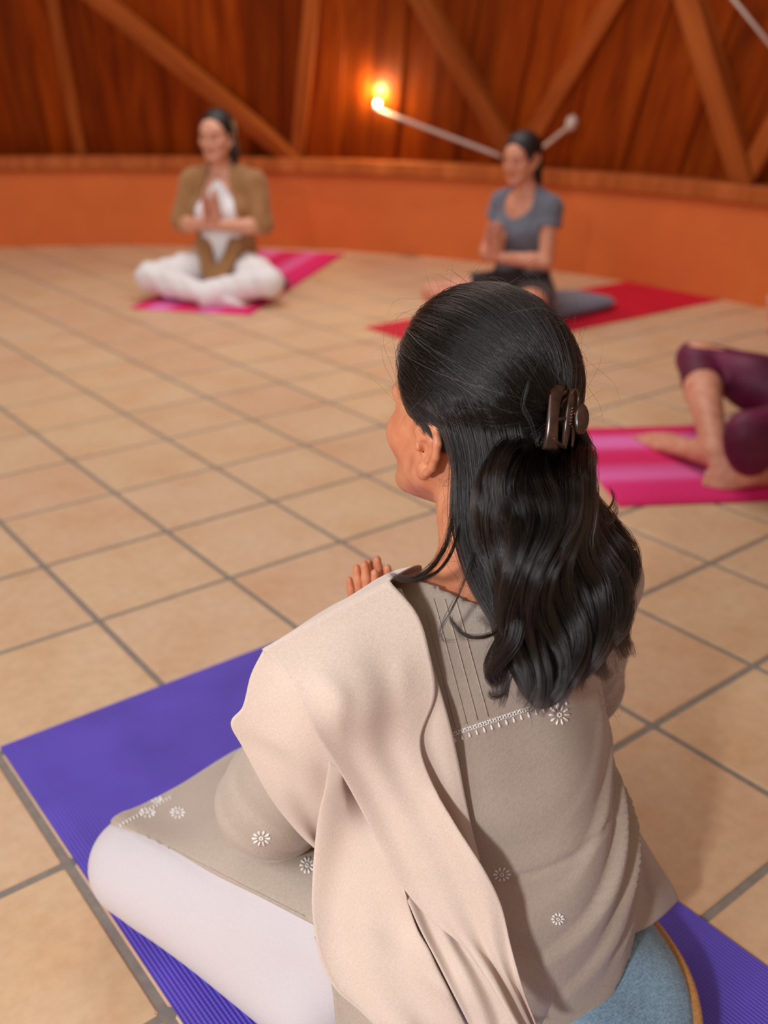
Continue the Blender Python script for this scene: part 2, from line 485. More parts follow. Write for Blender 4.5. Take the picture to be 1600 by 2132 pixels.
BEAMS = [((172, 322), (108, -30), 0.07, 0.07), ((612, 322), (185, -30), 0.095, 0.085), ((622, 322), (656, -30), 0.085, 0.05),
         ((1078, 322), (872, -30), 0.10, 0.085), ((1088, 325), (1300, -30), 0.10, 0.06), ((1562, 362), (1444, -30), 0.12, 0.09),
         ((1570, 362), (1735, 60), 0.10, 0.06), ((-60, 322), (-560, -30), 0.095, 0.085)]
for (p0, p1, w, d) in BEAMS:
    P0, n0 = roof_at(*p0, 0.004); P1, n1 = roof_at(*p1, 0.004)
    P1 = P0 + (P1 - P0) * 1.9; P0 = P0 - unit(P1 - P0) * 0.03
    timber('beam', P0, P1, n0 + n1, w, d, M_BEAM, ceil)
# pale conduit running up under the roof at the upper edge
M_PALE = mat_simple('pale_metal', srgb(196, 172, 158), 0.45, 40, 0.05, 0.0)
c0, n0 = roof_at(1552, -14, 0.10); c1, n1 = roof_at(1640, 92, 0.10)
V, F = tube_mesh([([c0 - (c1 - c0) * 0.5, (c0 + c1) / 2, c1 + (c1 - c0) * 0.6], 0.008)], 8)
o = link('conduit', mesh_py('conduit', V, F), M_PALE); adopt(ceil, o)

# ------------------------------------------------------------------ the two-armed spotlight on the roof
def wall_lamp():
    node, nn = roof_front(1088, 342, 0.06)
    e1, n1 = roof_front(784, 228, 0.10); e2, n2 = roof_front(1190, 260, 0.13)
    root = empty('wall_lamp', node); tag(root, 'two-armed pale metal wall lamp, one small bulb glowing against the planks', 'lamp')
    parts = []
    for e in (e1, e2):
        V, F = tube_mesh([(np.linspace(node, e, 6), 0.012)], 10)
        parts.append(link('arm', mesh_py('arm', V, F), M_PALE))
    V, F = tube_mesh([([node - nn * 0.075, node - nn * 0.03, node + nn * 0.02], [0.05, 0.045, 0.02])], 16)
    parts.append(link('wall_mount', mesh_py('wall_mount', V, F), M_PALE))
    hd = []
    for e, nr, lit in ((e1, n1, True), (e2, n2, False)):
        up = unit(np.array([0, 0, 1.0]) - nr * 0.5)
        V, F = tube_mesh([([e - up * 0.012, e + up * 0.012, e + up * 0.022], [0.016, 0.019, 0.014])], 14)
        if not lit:
            V, F = tube_mesh([([e - up * 0.03, e - up * 0.01, e + up * 0.02, e + up * 0.035], [0.018, 0.03, 0.033, 0.028])], 14)
        h = link('lamp_head', mesh_py('lamp_head', V, F), M_PALE); parts.append(h)
        bmx = bmesh.new(); bmesh.ops.create_icosphere(bmx, subdivisions=2, radius=0.016 if lit else 0.014)
        bmesh.ops.translate(bmx, verts=bmx.verts, vec=Vector(roof_front(787, 215, 0.10)[0] if lit else e + up * 0.04))
        if lit:
            mt, nt, b = new_mat('bulb_glow'); b.inputs['Emission Color'].default_value = (1, 0.72, 0.36, 1); b.inputs['Emission Strength'].default_value = 45
        else:
            mt = M_PALE
        bo = bm_obj('bulb', bmx, mt, smooth=True); parts.append(bo)
        if lit:
            l = bpy.data.lights.new('bulb_light', 'POINT'); l.energy = 9.0; l.color = (1, 0.80, 0.42); l.shadow_soft_size = 0.012
            lo = bpy.data.objects.new('bulb_light', l); COL.objects.link(lo); lo.location = roof_front(784, 198, 0.055)[0]; parts.append(lo)
    adopt(root, *parts)
wall_lamp()

# ------------------------------------------------------------------ mats
def mat_ribbed(name, col, axis, pitch, rough=0.62):
    mt, nt, b = new_mat(name)
    co = coords(nt, 'Object')
    sx = N(nt, 'ShaderNodeSeparateXYZ'); L(nt, co, sx.inputs[0])
    mu = N(nt, 'ShaderNodeMath', operation='MULTIPLY', i_1=2 * math.pi / pitch); L(nt, sx.outputs[axis], mu.inputs[0])
    sn = N(nt, 'ShaderNodeMath', operation='SINE'); L(nt, mu.outputs[0], sn.inputs[0])
    mu2 = N(nt, 'ShaderNodeMath', operation='MULTIPLY', i_1=2 * math.pi / (pitch * 1.0)); L(nt, sx.outputs[1 - axis], mu2.inputs[0])
    sn2 = N(nt, 'ShaderNodeMath', operation='SINE'); L(nt, mu2.outputs[0], sn2.inputs[0])
    ad = N(nt, 'ShaderNodeMath', operation='MULTIPLY_ADD', i_1=0.35); L(nt, sn2.outputs[0], ad.inputs[0]); L(nt, sn.outputs[0], ad.inputs[2])
    n1 = N(nt, 'ShaderNodeTexNoise', i_Scale=7.0, i_Detail=4.0); L(nt, co, n1.inputs['Vector'])
    r = ramp(nt, [(0.3, tuple(x * 0.86 for x in col[:3]) + (1,)), (0.7, tuple(min(1, x * 1.12) for x in col[:3]) + (1,))]); L(nt, n1.outputs[0], r.inputs[0])
    L(nt, r.outputs[0], b.inputs['Base Color'])
    b.inputs['Roughness'].default_value = rough; b.inputs['Specular IOR Level'].default_value = 0.35
    bump(nt, b, ad.outputs[0], 0.55, 0.0012)
    return mt
def mat_striped(name, stops, rough=0.75):
    """stripes across local X (the mat's width), in object space"""
    mt, nt, b = new_mat(name)
    co = coords(nt, 'Object')
    sx = N(nt, 'ShaderNodeSeparateXYZ'); L(nt, co, sx.inputs[0])
    mr = N(nt, 'ShaderNodeMapRange', i_1=-0.305, i_2=0.305); L(nt, sx.outputs[0], mr.inputs[0])
    r = ramp(nt, stops); r.color_ramp.interpolation = 'LINEAR'; L(nt, mr.outputs[0], r.inputs[0])
    L(nt, r.outputs[0], b.inputs['Base Color']); b.inputs['Roughness'].default_value = rough; b.inputs['Specular IOR Level'].default_value = 0.2
    n1 = N(nt, 'ShaderNodeTexNoise', i_Scale=160.0, i_Detail=2.0); L(nt, co, n1.inputs['Vector']); bump(nt, b, n1.outputs[0], 0.3, 0.002)
    return mt
def yoga_mat(name, origin, axis, mat, label, width=0.61, length=1.83, thick=0.005, z0=0.0006):
    """origin = middle of one short edge; axis = long direction; thin slab with rounded rim and faint waves"""
    axis = unit(np.r_[axis, 0]); X = np.array([axis[1], -axis[0], 0])
    nx, ny = 26, 70
    xs = np.linspace(-width / 2, width / 2, nx); ys = np.linspace(0, length, ny)
    V = []
    for s in (0, 1):
        for y in ys:
            for x in xs:
                ed = min(width / 2 - abs(x), y, length - y)
                wv = 0.0006 * math.sin(9 * x + 4 * y) * math.sin(7 * y)
                top = thick + max(0, wv) - (0.0015 if ed < 0.002 else 0)
                V.append((x, y, z0 + (top if s else 0.0)))
    F = []
    n = nx * ny
    for j in range(ny - 1):
        for i in range(nx - 1):
            q = j * nx + i
            F.append((n + q, n + q + 1, n + q + nx + 1, n + q + nx)); F.append((q + nx, q + nx + 1, q + 1, q))
    per = [i for i in range(nx)] + [j * nx + nx - 1 for j in range(1, ny)] + [(ny - 1) * nx + i for i in range(nx - 2, -1, -1)] + [j * nx for j in range(ny - 2, 0, -1)]
    for k in range(len(per)):
        p, q = per[k], per[(k + 1) % len(per)]; F.append((p, q, q + n, p + n))
    o = link(name, mesh_py(name, V, F), mat, smooth=False)
    frame_obj(o, np.r_[origin, 0.0], X, axis, np.array([0, 0, 1.0]))
    return tag(o, label, 'yoga mat', 'yoga mats around the room')
PINK = [(0.0, srgb(220, 40, 100)), (0.10, srgb(222, 42, 102)), (0.17, srgb(234, 116, 184)), (0.27, srgb(234, 120, 186)), (0.36, srgb(224, 46, 112)), (0.50, srgb(218, 38, 96)), (0.58, srgb(222, 86, 150)), (0.68, srgb(234, 112, 180)), (0.77, srgb(226, 48, 120)), (0.92, srgb(226, 42, 116)), (1.0, srgb(204, 36, 92))]
M_PURPLE = mat_ribbed('purple_ribbed_foam', srgb(100, 80, 194), 0, 0.0052)
M_RED = mat_ribbed('red_foam', srgb(216, 10, 52), 0, 0.006)
M_PINK = mat_striped('striped_pink_weave', PINK)
M_PINK2 = mat_striped('striped_magenta_weave', PINK[::1])
yoga_mat('yoga_mat', (0.619, -0.296 - 1.83), (0, 1), M_PURPLE, 'violet ribbed yoga mat under the dark-haired woman with the shawl')
ax1 = unit(np.array([0.77, 0.64])); n1_ = np.array([-ax1[1], ax1[0]])
yoga_mat('yoga_mat', np.array([7.56, 7.34]) * T + n1_ * 0.305, ax1, M_PINK, 'pink striped yoga mat under the woman in white trousers')
yoga_mat('yoga_mat', (2.590, 1.418), (1, 0), M_RED, 'plain red yoga mat under the woman in the grey top')
ax3 = np.array([0.845, -0.535]); n3_ = np.array([0.535, 0.845])
yoga_mat('yoga_mat', np.array([6.27, -0.9]) * T + n3_ * 0.305, ax3, M_PINK2, 'magenta striped yoga mat under the person in burgundy leggings')
# ------------------------------------------------------------------ people
def mat_skin(name, base, red, rough=0.5):
    mt, nt, b = new_mat(name)
    at = N(nt, 'ShaderNodeAttribute', attribute_name='tone')
    n1 = N(nt, 'ShaderNodeTexNoise', i_Scale=45.0, i_Detail=4.0); L(nt, coords(nt, 'Object'), n1.inputs['Vector'])
    r = ramp(nt, [(0.3, red), (0.65, base)]); L(nt, n1.outputs[0], r.inputs[0])
    c = mixc(nt, 1.0, r.outputs[0], at.outputs['Color'], 'MULTIPLY')
    L(nt, c, b.inputs['Base Color'])
    b.inputs['Roughness'].default_value = rough; b.inputs['Specular IOR Level'].default_value = 0.4
    b.inputs['Subsurface Weight'].default_value = 0.12; b.inputs['Subsurface Radius'].default_value = (0.010, 0.004, 0.002); b.inputs['Subsurface Scale'].default_value = 0.6
    bump(nt, b, n1.outputs[0], 0.06, 0.001)
    return mt
def mat_cloth(name, col, scale=900.0, rough=0.85, var=0.08, sheen=0.25, bstr=0.25, uvmap=False, big=6.0):
    """woven cloth: fine warp and weft, slubs and soft mottling"""
    mt, nt, b = new_mat(name)
    kind = 'UV' if uvmap else 'Object'
    wa = N(nt, 'ShaderNodeTexNoise', i_Scale=1.0, i_Detail=2.0); L(nt, coords(nt, kind, (scale, scale * 0.2, scale)), wa.inputs['Vector'])
    we = N(nt, 'ShaderNodeTexNoise', i_Scale=1.0, i_Detail=2.0); L(nt, coords(nt, kind, (scale * 0.2, scale, scale * 0.2)), we.inputs['Vector'])
    mo = N(nt, 'ShaderNodeTexNoise', i_Scale=big, i_Detail=3.0); L(nt, coords(nt, kind), mo.inputs['Vector'])
    ad = N(nt, 'ShaderNodeMath', operation='ADD'); L(nt, wa.outputs[0], ad.inputs[0]); L(nt, we.outputs[0], ad.inputs[1])
    mr = N(nt, 'ShaderNodeMapRange', i_1=0.7, i_2=1.3, i_3=1 - var, i_4=1 + var); L(nt, ad.outputs[0], mr.inputs[0])
    mr2 = N(nt, 'ShaderNodeMapRange', i_1=0.3, i_2=0.7, i_3=1 - var * 0.5, i_4=1 + var * 0.5); L(nt, mo.outputs[0], mr2.inputs[0])
    mu = N(nt, 'ShaderNodeMath', operation='MULTIPLY'); L(nt, mr.outputs[0], mu.inputs[0]); L(nt, mr2.outputs[0], mu.inputs[1])
    hs = N(nt, 'ShaderNodeHueSaturation', i_Color=col); L(nt, mu.outputs[0], hs.inputs['Value'])
    L(nt, hs.outputs[0], b.inputs['Base Color'])
    b.inputs['Roughness'].default_value = rough; b.inputs['Specular IOR Level'].default_value = 0.15
    b.inputs['Sheen Weight'].default_value = sheen; b.inputs['Sheen Roughness'].default_value = 0.45
    if bstr: bump(nt, b, ad.outputs[0], bstr, 0.0006)
    return mt
def mat_hairmesh(name, c0, c1, rough=0.35):
    mt, nt, b = new_mat(name)
    w = N(nt, 'ShaderNodeTexNoise', i_Scale=1.0, i_Detail=4.0); L(nt, coords(nt, 'Object', (160, 160, 14)), w.inputs['Vector'])
    r = ramp(nt, [(0.3, c0), (0.7, c1)]); L(nt, w.outputs[0], r.inputs[0]); L(nt, r.outputs[0], b.inputs['Base Color'])
    b.inputs['Roughness'].default_value = rough; b.inputs['Specular IOR Level'].default_value = 0.5
    bump(nt, b, w.outputs[0], 0.7, 0.004)
    return mt

class Fig:
    """a seated figure described in its own frame: r = to its right, f = forwards, z = up"""
    def __init__(self, G, F):
        self.G = np.r_[G, 0.0]; F = unit(F); self.F = np.r_[F, 0.0]; self.R = np.array([F[1], -F[0], 0.0]); self.U = np.array([0, 0, 1.0])
    def p(self, r, f, z): return self.G + r * self.R + f * self.F + z * self.U
    def d(self, r, f, z): return unit(r * self.R + f * self.F + z * self.U)

def head_basis(fig, yaw, pitch, roll=0.0):
    """rows: right, forward, up of the head; yaw > 0 turns to the figure's right, pitch > 0 bows"""
    cy, sy = math.cos(yaw), math.sin(yaw)
    fwd = fig.F * cy + fig.R * sy; rt = fig.R * cy - fig.F * sy
    f2 = fwd * math.cos(pitch) - fig.U * math.sin(pitch); up = fig.U * math.cos(pitch) + fwd * math.sin(pitch)
    r2 = rt * math.cos(roll) + up * math.sin(roll); up = up * math.cos(roll) - rt * math.sin(roll)
    return np.array([r2, f2, up])
def sculpt_head(S, c, B, s=1.0, ears=True, fine=False):
    """head about 0.215 tall: cranium, brow, sockets, nose, lips, jaw, ears"""
    P = lambda x, y, z: c + s * (x * B[0] + y * B[1] + z * B[2])
    E = lambda x, y, z, rx, ry, rz, k=0.02, mode='u': S.ell(P(x, y, z), (rx * s, ry * s, rz * s), B, k * s, mode)
    E(0, -0.012, 0.028, 0.073, 0.090, 0.080)
    E(0, 0.030, -0.020, 0.062, 0.060, 0.085)
    E(0, 0.052, 0.030, 0.052, 0.036, 0.045)
    for sx in (-1, 1):
        S.cone(P(sx * 0.056, 0.0, -0.040), P(sx * 0.020, 0.066, -0.088), 0.020 * s, 0.017 * s, 0.02 * s)   # jaw
        E(sx * 0.040, 0.056, -0.022, 0.024, 0.024, 0.022)                                                   # cheek
        E(sx * 0.032, 0.086, 0.002, 0.019, 0.012, 0.013, 0.012, 's')                                        # eye socket
        E(sx * 0.032, 0.072, 0.001, 0.0135, 0.0125, 0.0125, 0.004)                                          # lowered lid
        S.cone(P(sx * 0.012, 0.086, 0.020), P(sx * 0.045, 0.074, 0.021), 0.008 * s, 0.007 * s, 0.012 * s)   # brow
        E(sx * 0.011, 0.091, -0.034, 0.008, 0.009, 0.007, 0.006)
    E(0, 0.070, -0.090, 0.018, 0.016, 0.014)
    S.cone(P(0, 0.086, 0.008), P(0, 0.100, -0.030), 0.0075 * s, 0.0105 * s, 0.010 * s)
    E(0, 0.084, -0.058, 0.023, 0.010, 0.006, 0.005); E(0, 0.082, -0.067, 0.020, 0.011, 0.0065, 0.005)
    if ears:
        for sx in (-1, 1):
            ear(S, P, B, s, sx)
def ear(S, P, B, s, sx):
    """helix, antihelix, lobe, tragus and the hollow of one ear"""
    X0 = 0.070
    out = lambda y, z: X0 + 0.004 + 0.20 * max(0, -y + 0.006)
    rim = [(0.006, 0.000), (0.010, 0.014), (0.006, 0.026), (-0.004, 0.032), (-0.014, 0.028), (-0.019, 0.016), (-0.019, 0.002), (-0.015, -0.012), (-0.009, -0.022)]
    rim = [(y * 1.2 - 0.001, z * 1.04) for y, z in rim]
    pts = [P(sx * (out(y, z) + 0.004), y - 0.008, z - 0.004) for y, z in rim]
    S.chain(pts, [0.0038 * s] * 2 + [0.0042 * s] * 5 + [0.0044 * s] * 2, 0.003 * s)
    S.ell(P(sx * 0.0755, -0.013, 0.004), (0.0045 * s, 0.017 * s, 0.027 * s), B, 0.004 * s)
    an = [(-0.003, 0.020), (-0.010, 0.012), (-0.011, 0.000), (-0.006, -0.012)]
    S.chain([P(sx * 0.0795, y - 0.008, z - 0.004) for y, z in an], [0.0022 * s] * 4, 0.004 * s)
    S.ell(P(sx * 0.0800, -0.008, -0.006), (0.0062 * s, 0.0068 * s, 0.0105 * s), B, 0.003 * s, 's')
    S.ell(P(sx * 0.0765, -0.009, -0.030), (0.0055 * s, 0.0085 * s, 0.010 * s), B, 0.005 * s)
    S.cone(P(sx * 0.075, 0.002, -0.004), P(sx * 0.080, -0.002, -0.006), 0.0045 * s, 0.0035 * s, 0.004 * s)

def sculpt_hand(S, w, d, n, t, s=1.0, curl=0.0, k=0.005, slim=1.0):
    """w wrist, d along the fingers, n palm normal, t towards the thumb side"""
    d, n, t = unit(d), unit(n), unit(t)
    c = lambda a, b, e: w + s * (a * d + b * t + e * n)
    S.econe(c(0.0, 0, 0), c(0.035, 0.002, 0), t, (0.024 * s, 0.017 * s), (0.036 * s, 0.014 * s), 0.01)
    S.econe(c(0.035, 0.002, 0), c(0.082, 0.0, 0), t, (0.036 * s, 0.014 * s), (0.037 * s, 0.011 * s), 0.01)
    for b0, b1, ln, r in ((0.027, 0.031, 0.070, 0.0088), (0.009, 0.010, 0.080, 0.0092), (-0.009, -0.010, 0.074, 0.0088), (-0.027, -0.031, 0.056, 0.0078)):
        q = [c(0.080, b0 * slim ** 0.5, 0)]; ang = 0.0; r *= slim; b1 = b1 * slim ** 0.5; b0 = b0 * slim ** 0.5
        for seg in (0.46, 0.30, 0.24):
            ang += curl; bb = (b1 - b0) * seg
            q.append(q[-1] + s * ln * seg * (d * math.cos(ang) + n * math.sin(ang)) + s * bb * t)
        S.chain(q, [r * s, r * 0.95 * s, r * 0.88 * s, r * 0.74 * s], k)
    S.chain([c(0.015, 0.022, 0.004), c(0.048, 0.048, 0.006), c(0.076, 0.058, 0.006), c(0.098, 0.060, 0.005)], [0.014 * s, 0.0115 * s, 0.0098 * s, 0.0075 * s], 0.008)

def sculpt_foot(S, ank, toe, up, s=1.0):
    ank = np.asarray(ank); toe = np.asarray(toe); d = unit(toe - ank); up = unit(up - d * (up @ d)); sd = np.cross(d, up); ln = np.linalg.norm(toe - ank)
    heel = ank - d * 0.035 * s - up * 0.022 * s
    S.ell(heel, (0.032 * s, 0.036 * s, 0.034 * s), None, 0.02)
    S.econe(ank - up * 0.012 * s, ank + d * ln * 0.68 - up * 0.026 * s, sd, (0.030 * s, 0.034 * s), (0.043 * s, 0.019 * s), 0.025)
    for i, (o_, l_) in enumerate(((-0.030, 1.0), (-0.013, 0.98), (0.002, 0.94), (0.016, 0.89), (0.029, 0.82))):
        r = 0.0115 if i == 0 else 0.0085
        a = ank + d * ln * 0.66 + sd * o_ * s - up * 0.028 * s; b = ank + d * ln * l_ + sd * o_ * 1.1 * s - up * 0.032 * s
        S.cone(a, b, r * s * 1.1, r * s, 0.006)

class Joints: pass
def seated(fig, seat=0.0, s=1.0, lean=0.0, knee_w=0.30, knee_f=0.28, knee_z=0.10, elbow=(0.22, 0.03, 0.33), wrist=(0.024, 0.20, 0.36), hand_dir=(0.0, 0.22, 0.97), head=(0, 0, 0), neck_f=0.02, legs=None):
    J = Joints(); J.fig = fig; J.s = s; J.tz = 0.55; J.bz = 0.385; p = lambda r, f, z: fig.p(r * s, f * s + lean * z * s, seat + z * s)
    J.P = p
    J.pel = p(0, 0, 0.095); J.wai = p(0, 0.012, 0.235); J.rib = p(0, 0.008, 0.385); J.chs = p(0, 0.0, 0.49); J.nkb = p(0, -0.005, 0.565)
    J.nkt = p(0, 0.012 + neck_f, 0.655); J.head = p(0, 0.030 + neck_f, 0.735)
    J.HB = head_basis(fig, *head)
    J.sh = {1: p(0.158, 0.0, 0.515), -1: p(-0.158, 0.0, 0.515)}
    J.el = {q: p(q * elbow[0], elbow[1], elbow[2]) for q in (1, -1)}
    J.wr = {q: p(q * wrist[0], wrist[1], wrist[2]) for q in (1, -1)}
    J.hd = fig.d(*hand_dir)
    J.hip = {q: p(q * 0.085, 0.0, 0.085) for q in (1, -1)}
    lz = lambda r, f, z: fig.p(r * s, f * s, z * s)
    J.kn = {q: lz(q * knee_w, knee_f, knee_z) for q in (1, -1)}
    J.an = {1: lz(-0.06, 0.36, 0.055), -1: lz(0.06, 0.27, 0.05)}
    J.to = {1: lz(-0.23, 0.29, 0.035), -1: lz(0.21, 0.20, 0.035)}
    if legs: J.kn.update(legs.get('kn', {})); J.an.update(legs.get('an', {})); J.to.update(legs.get('to', {}))
    return J
def sculpt_torso(S, J, o=0.0, k=0.03, shoulders=True, bust=0.052):
    s = J.s; X = J.fig.R; q = lambda a, b: (a * s + o, b * s + o)
    S.econe(J.pel, J.wai, X, q(0.165, 0.115), q(0.125, 0.088), k)
    S.econe(J.wai, J.rib, X, q(0.125, 0.088), q(0.138, 0.095), k)
    S.econe(J.rib, J.chs, X, q(0.138, 0.095), q(0.130, 0.080), k)
    S.econe(J.chs, J.nkb, X, q(0.120, 0.072), q(0.060, 0.050), k)
    if shoulders:
        for e in (1, -1): S.cone(J.P(e * 0.055, -0.005, J.tz), J.sh[e], 0.042 * s + o, 0.046 * s + o, k)
    if bust:
        for e in (1, -1): S.ell(J.P(e * 0.070, 0.075, J.bz), np.array((0.060, 0.050, 0.055)) * s + o, None, 0.03)
def sculpt_arm(S, J, e, o=0.0, t1=1.0, lower=True):
    s = J.s
    m_ = J.sh[e] + (J.el[e] - J.sh[e]) * t1
    S.cone(J.sh[e], m_, 0.044 * s + o, (0.044 - 0.008 * t1) * s + o, 0.02)
    if lower:
        mid = J.el[e] + (J.wr[e] - J.el[e]) * 0.3
        S.chain([J.el[e], mid, J.wr[e]], [0.036 * s + o, 0.038 * s + o, 0.024 * s + o], 0.015)
def sculpt_leg(S, J, e, o=0.0, t=1.0, k=0.03):
    s = J.s
    mid = J.hip[e] + (J.kn[e] - J.hip[e]) * 0.45
    S.chain([J.hip[e], mid, J.kn[e]], [0.092 * s + o, 0.078 * s + o, 0.056 * s + o], k)
    if t > 0:
        calf = J.kn[e] + (J.an[e] - J.kn[e]) * 0.35; end = J.kn[e] + (J.an[e] - J.kn[e]) * t
        if t <= 0.35: S.cone(J.kn[e], end, 0.054 * s + o, 0.054 * s + o, 0.02)
        else: S.chain([J.kn[e], calf, end], [0.054 * s + o, 0.055 * s + o, (0.055 - 0.022 * (t - .35) / .65) * s + o], 0.02)
def sculpt_body(S, J, feet=True):
    s = J.s
    sculpt_torso(S, J)
    S.chain([J.nkb, J.nkt], [0.052 * s, 0.047 * s], 0.03)
    sculpt_head(S, J.head, J.HB, s)
    for e in (1, -1):
        sculpt_arm(S, J, e)
        sculpt_hand(S, J.wr[e], J.hd, -e * J.fig.R, unit(J.hd[2] * -J.fig.F + 0.3 * J.fig.U), s)
        sculpt_leg(S, J, e)
        if feet: sculpt_foot(S, J.an[e], J.to[e], getattr(J, 'foot_up', np.array([0, 0, 1.0])), s)
def face_tone(me, J, lip=(0.80, 0.45, 0.45), brow=(0.18, 0.13, 0.11)):
    V = verts_of(me); q = (V - J.head) @ J.HB.T / J.s
    tone = np.ones((len(V), 3))
    def paint(mask, col):
        tone[:] = tone * (1 - mask[:, None]) + mask[:, None] * np.array(col)
    x, y, z = np.abs(q[:, 0]), q[:, 1], q[:, 2]; fr = sstep(0.05, 0.062, y)
    paint(fr * np.exp(-((x / 0.022) ** 4)) * np.exp(-(((z + 0.062) / 0.0105) ** 4)), lip)
    paint(fr * 0.9 * np.exp(-(((x - 0.030) / 0.019) ** 4)) * np.exp(-(((z - 0.024 + 0.1 * np.abs(x - 0.03)) / 0.0055) ** 4)), brow)
    paint(fr * 0.75 * np.exp(-(((x - 0.032) / 0.015) ** 4)) * np.exp(-(((z + 0.006) / 0.0045) ** 4)), (0.2, 0.14, 0.12))
    paint(fr * 0.35 * np.exp(-(((x - 0.042) / 0.02) ** 2)) * np.exp(-(((z + 0.03) / 0.018) ** 2)), (1.0, 0.72, 0.68))
    vcol(me, tone)
def hull(J, ex=0.05):
    pts = [J.pel, J.head] + [v for dct in (J.sh, J.el, J.wr, J.kn, J.an, J.to) for v in dct.values()]
    pts = np.array(pts); lo = pts.min(0) - 0.13; hi = pts.max(0) + 0.13; lo[2] = -0.01; return lo, hi + np.array([0, 0, ex])
def half(pt, n):
    n = unit(n); pt = np.asarray(pt, float)
    return lambda P: (P - pt) @ n
def person_root(fig, label):
    r = empty('person', fig.G); tag(r, label, 'person', 'people seated cross-legged'); return r
M_SKIN_A = mat_skin('skin_fair', srgb(224, 168, 142), srgb(208, 138, 112))
M_SKIN_B = mat_skin('skin_tan', srgb(218, 156, 128), srgb(200, 126, 98))
M_HAIR_DK = mat_hairmesh('dark_brown_hair', srgb(14, 10, 9), srgb(38, 26, 21), 0.5)

# ---- the woman in white with the open brown cardigan
def woman_white():
    fig = Fig((2.50, 2.765), (-0.77, -0.64))
    J = seated(fig, 0.03, 1.0, elbow=(0.215, 0.05, 0.315), wrist=(0.022, 0.185, 0.335), hand_dir=(0, 0.12, 0.99), head=(0.10, 0.10, 0), knee_w=0.31, knee_f=0.27, knee_z=0.115)
    root = person_root(fig, 'woman in brown cardigan, white top and white trousers, palms pressed together')
    lo, hi = hull(J)
    S = Sculpt.box(lo, hi, 0.0045); sculpt_body(S, J); S.cut(lambda P: 0.0068 - P[..., 2])
    me = S.mesh('body'); body = link('body', me, M_SKIN_A); face_tone(me, J)
    parts = [body]
    # white trousers down to the ankles
    S = Sculpt.box(lo, hi, 0.006)
    S.econe(J.pel, J.P(0, 0.012, 0.20), fig.R, (0.174, 0.126), (0.14, 0.10), 0.03)
    for e in (1, -1): sculpt_leg(S, J, e, 0.013, 0.93)
    S.cut(lambda P: -(P[..., 2] - 0.008)); S.cut(lambda P: P[..., 2] - (J.P(0, 0, 0.215)[2]))
    me = S.mesh('trousers', 1); V = verts_of(me); nn = normals_of(me)
    V += nn * (0.004 * np.sin(V[:, 0] * 60 + V[:, 2] * 45) * np.sin(V[:, 1] * 38))[:, None]; set_verts(me, V)
    parts.append(link('trousers', me, mat_cloth('white_cotton', srgb(232, 226, 226), 500, var=0.05)))
    S = Sculpt.box(lo, np.array([hi[0], hi[1], 0.2]), 0.005)
    for e in (1, -1): sculpt_foot(S, J.an[e], J.to[e], np.array([0, 0, 1.0]), 1.12); S.cone(J.an[e], J.an[e] + (J.kn[e] - J.an[e]) * 0.12, 0.045, 0.045, 0.02)
    S.cut(lambda P: 0.0075 - P[..., 2])
    parts.append(link('socks', S.mesh('socks', 1), mat_cloth('pale_sock', srgb(226, 208, 212), 500, var=0.05)))
    # white halter top
    S = Sculpt.box(lo, hi, 0.006); sculpt_torso(S, J, 0.008, shoulders=False)
    S.cut(lambda P: P[..., 2] - J.P(0, 0, 0.535)[2])
    q = lambda P: (P - fig.G) @ fig.R
    fwd = lambda P: (P - fig.G) @ fig.F
    S.cut(lambda P: np.maximum((np.abs(q(P)) - 0.115) * 0.8 + 1.0 * np.maximum(0, P[..., 2] - J.P(0, 0, 0.40)[2]) * 0.62, -1))
    S.cut(lambda P: J.P(0, 0, 0.08)[2] - P[..., 2])
    parts.append(link('top', S.mesh('top', 1), mat_cloth('white_jersey', srgb(236, 234, 238), 700, var=0.04)))
    # open brown cardigan with elbow sleeves, its two fronts hanging into the lap
    S = Sculpt.box(lo, hi, 0.006); sculpt_torso(S, J, 0.017)
    for e in (1, -1): sculpt_arm(S, J, e, 0.020, 0.93, lower=False)
    gap = lambda P: 0.072 + 0.30 * np.clip(J.P(0, 0, 0.50)[2] - P[..., 2], -0.06, 0.14) - 0.50 * np.clip(J.P(0, 0, 0.28)[2] - P[..., 2], 0, 0.2)
    S.cut(lambda P: np.where(fwd(P) > -0.01, gap(P) - np.abs(q(P)), -1.0))
    S.cut(lambda P: J.P(0, 0, 0.075)[2] - P[..., 2])
    S.cone(J.P(0, 0.01, 0.565), J.nkt, 0.055, 0.06, 0.004, 's')
    for e in (1, -1):
        S.econe(J.P(e * 0.085, 0.10, 0.24), J.P(e * 0.030, 0.185, 0.075), fig.R, (0.045, 0.022), (0.032, 0.018), 0.03)
    me = S.mesh('cardigan', 1); V = verts_of(me); nn = normals_of(me)
    V += nn * (0.004 * np.sin(((V - fig.G) @ fig.R) * 70) * np.sin(V[:, 2] * 25 + 1))[:, None]; set_verts(me, V)
    parts.append(link('cardigan', me, mat_cloth('brown_knit', srgb(160, 116, 76), 300, var=0.2)))
    # hair drawn back from a middle parting, falling behind the shoulders
    hP = lambda x, y, z: J.head + J.s * (np.array([x, y, z]) @ J.HB)
    S = Sculpt.box(J.head - 0.30, J.head + 0.17, 0.004)
    S.ell(hP(0, -0.020, 0.036), (0.082, 0.094, 0.086), J.HB, 0.01)
    S.chain([hP(0, -0.085, 0.0), hP(0, -0.095, -0.10), hP(0, -0.10, -0.19)], [0.060, 0.055, 0.035], 0.03)
    for e in (1, -1): S.chain([hP(e * 0.070, -0.010, 0.02), hP(e * 0.073, -0.018, -0.05), hP(e * 0.066, -0.030, -0.13)], [0.018, 0.022, 0.012], 0.02)
    S.ell(hP(0, 0.085, -0.012), (0.062, 0.070, 0.086), J.HB, 0.012, 's')
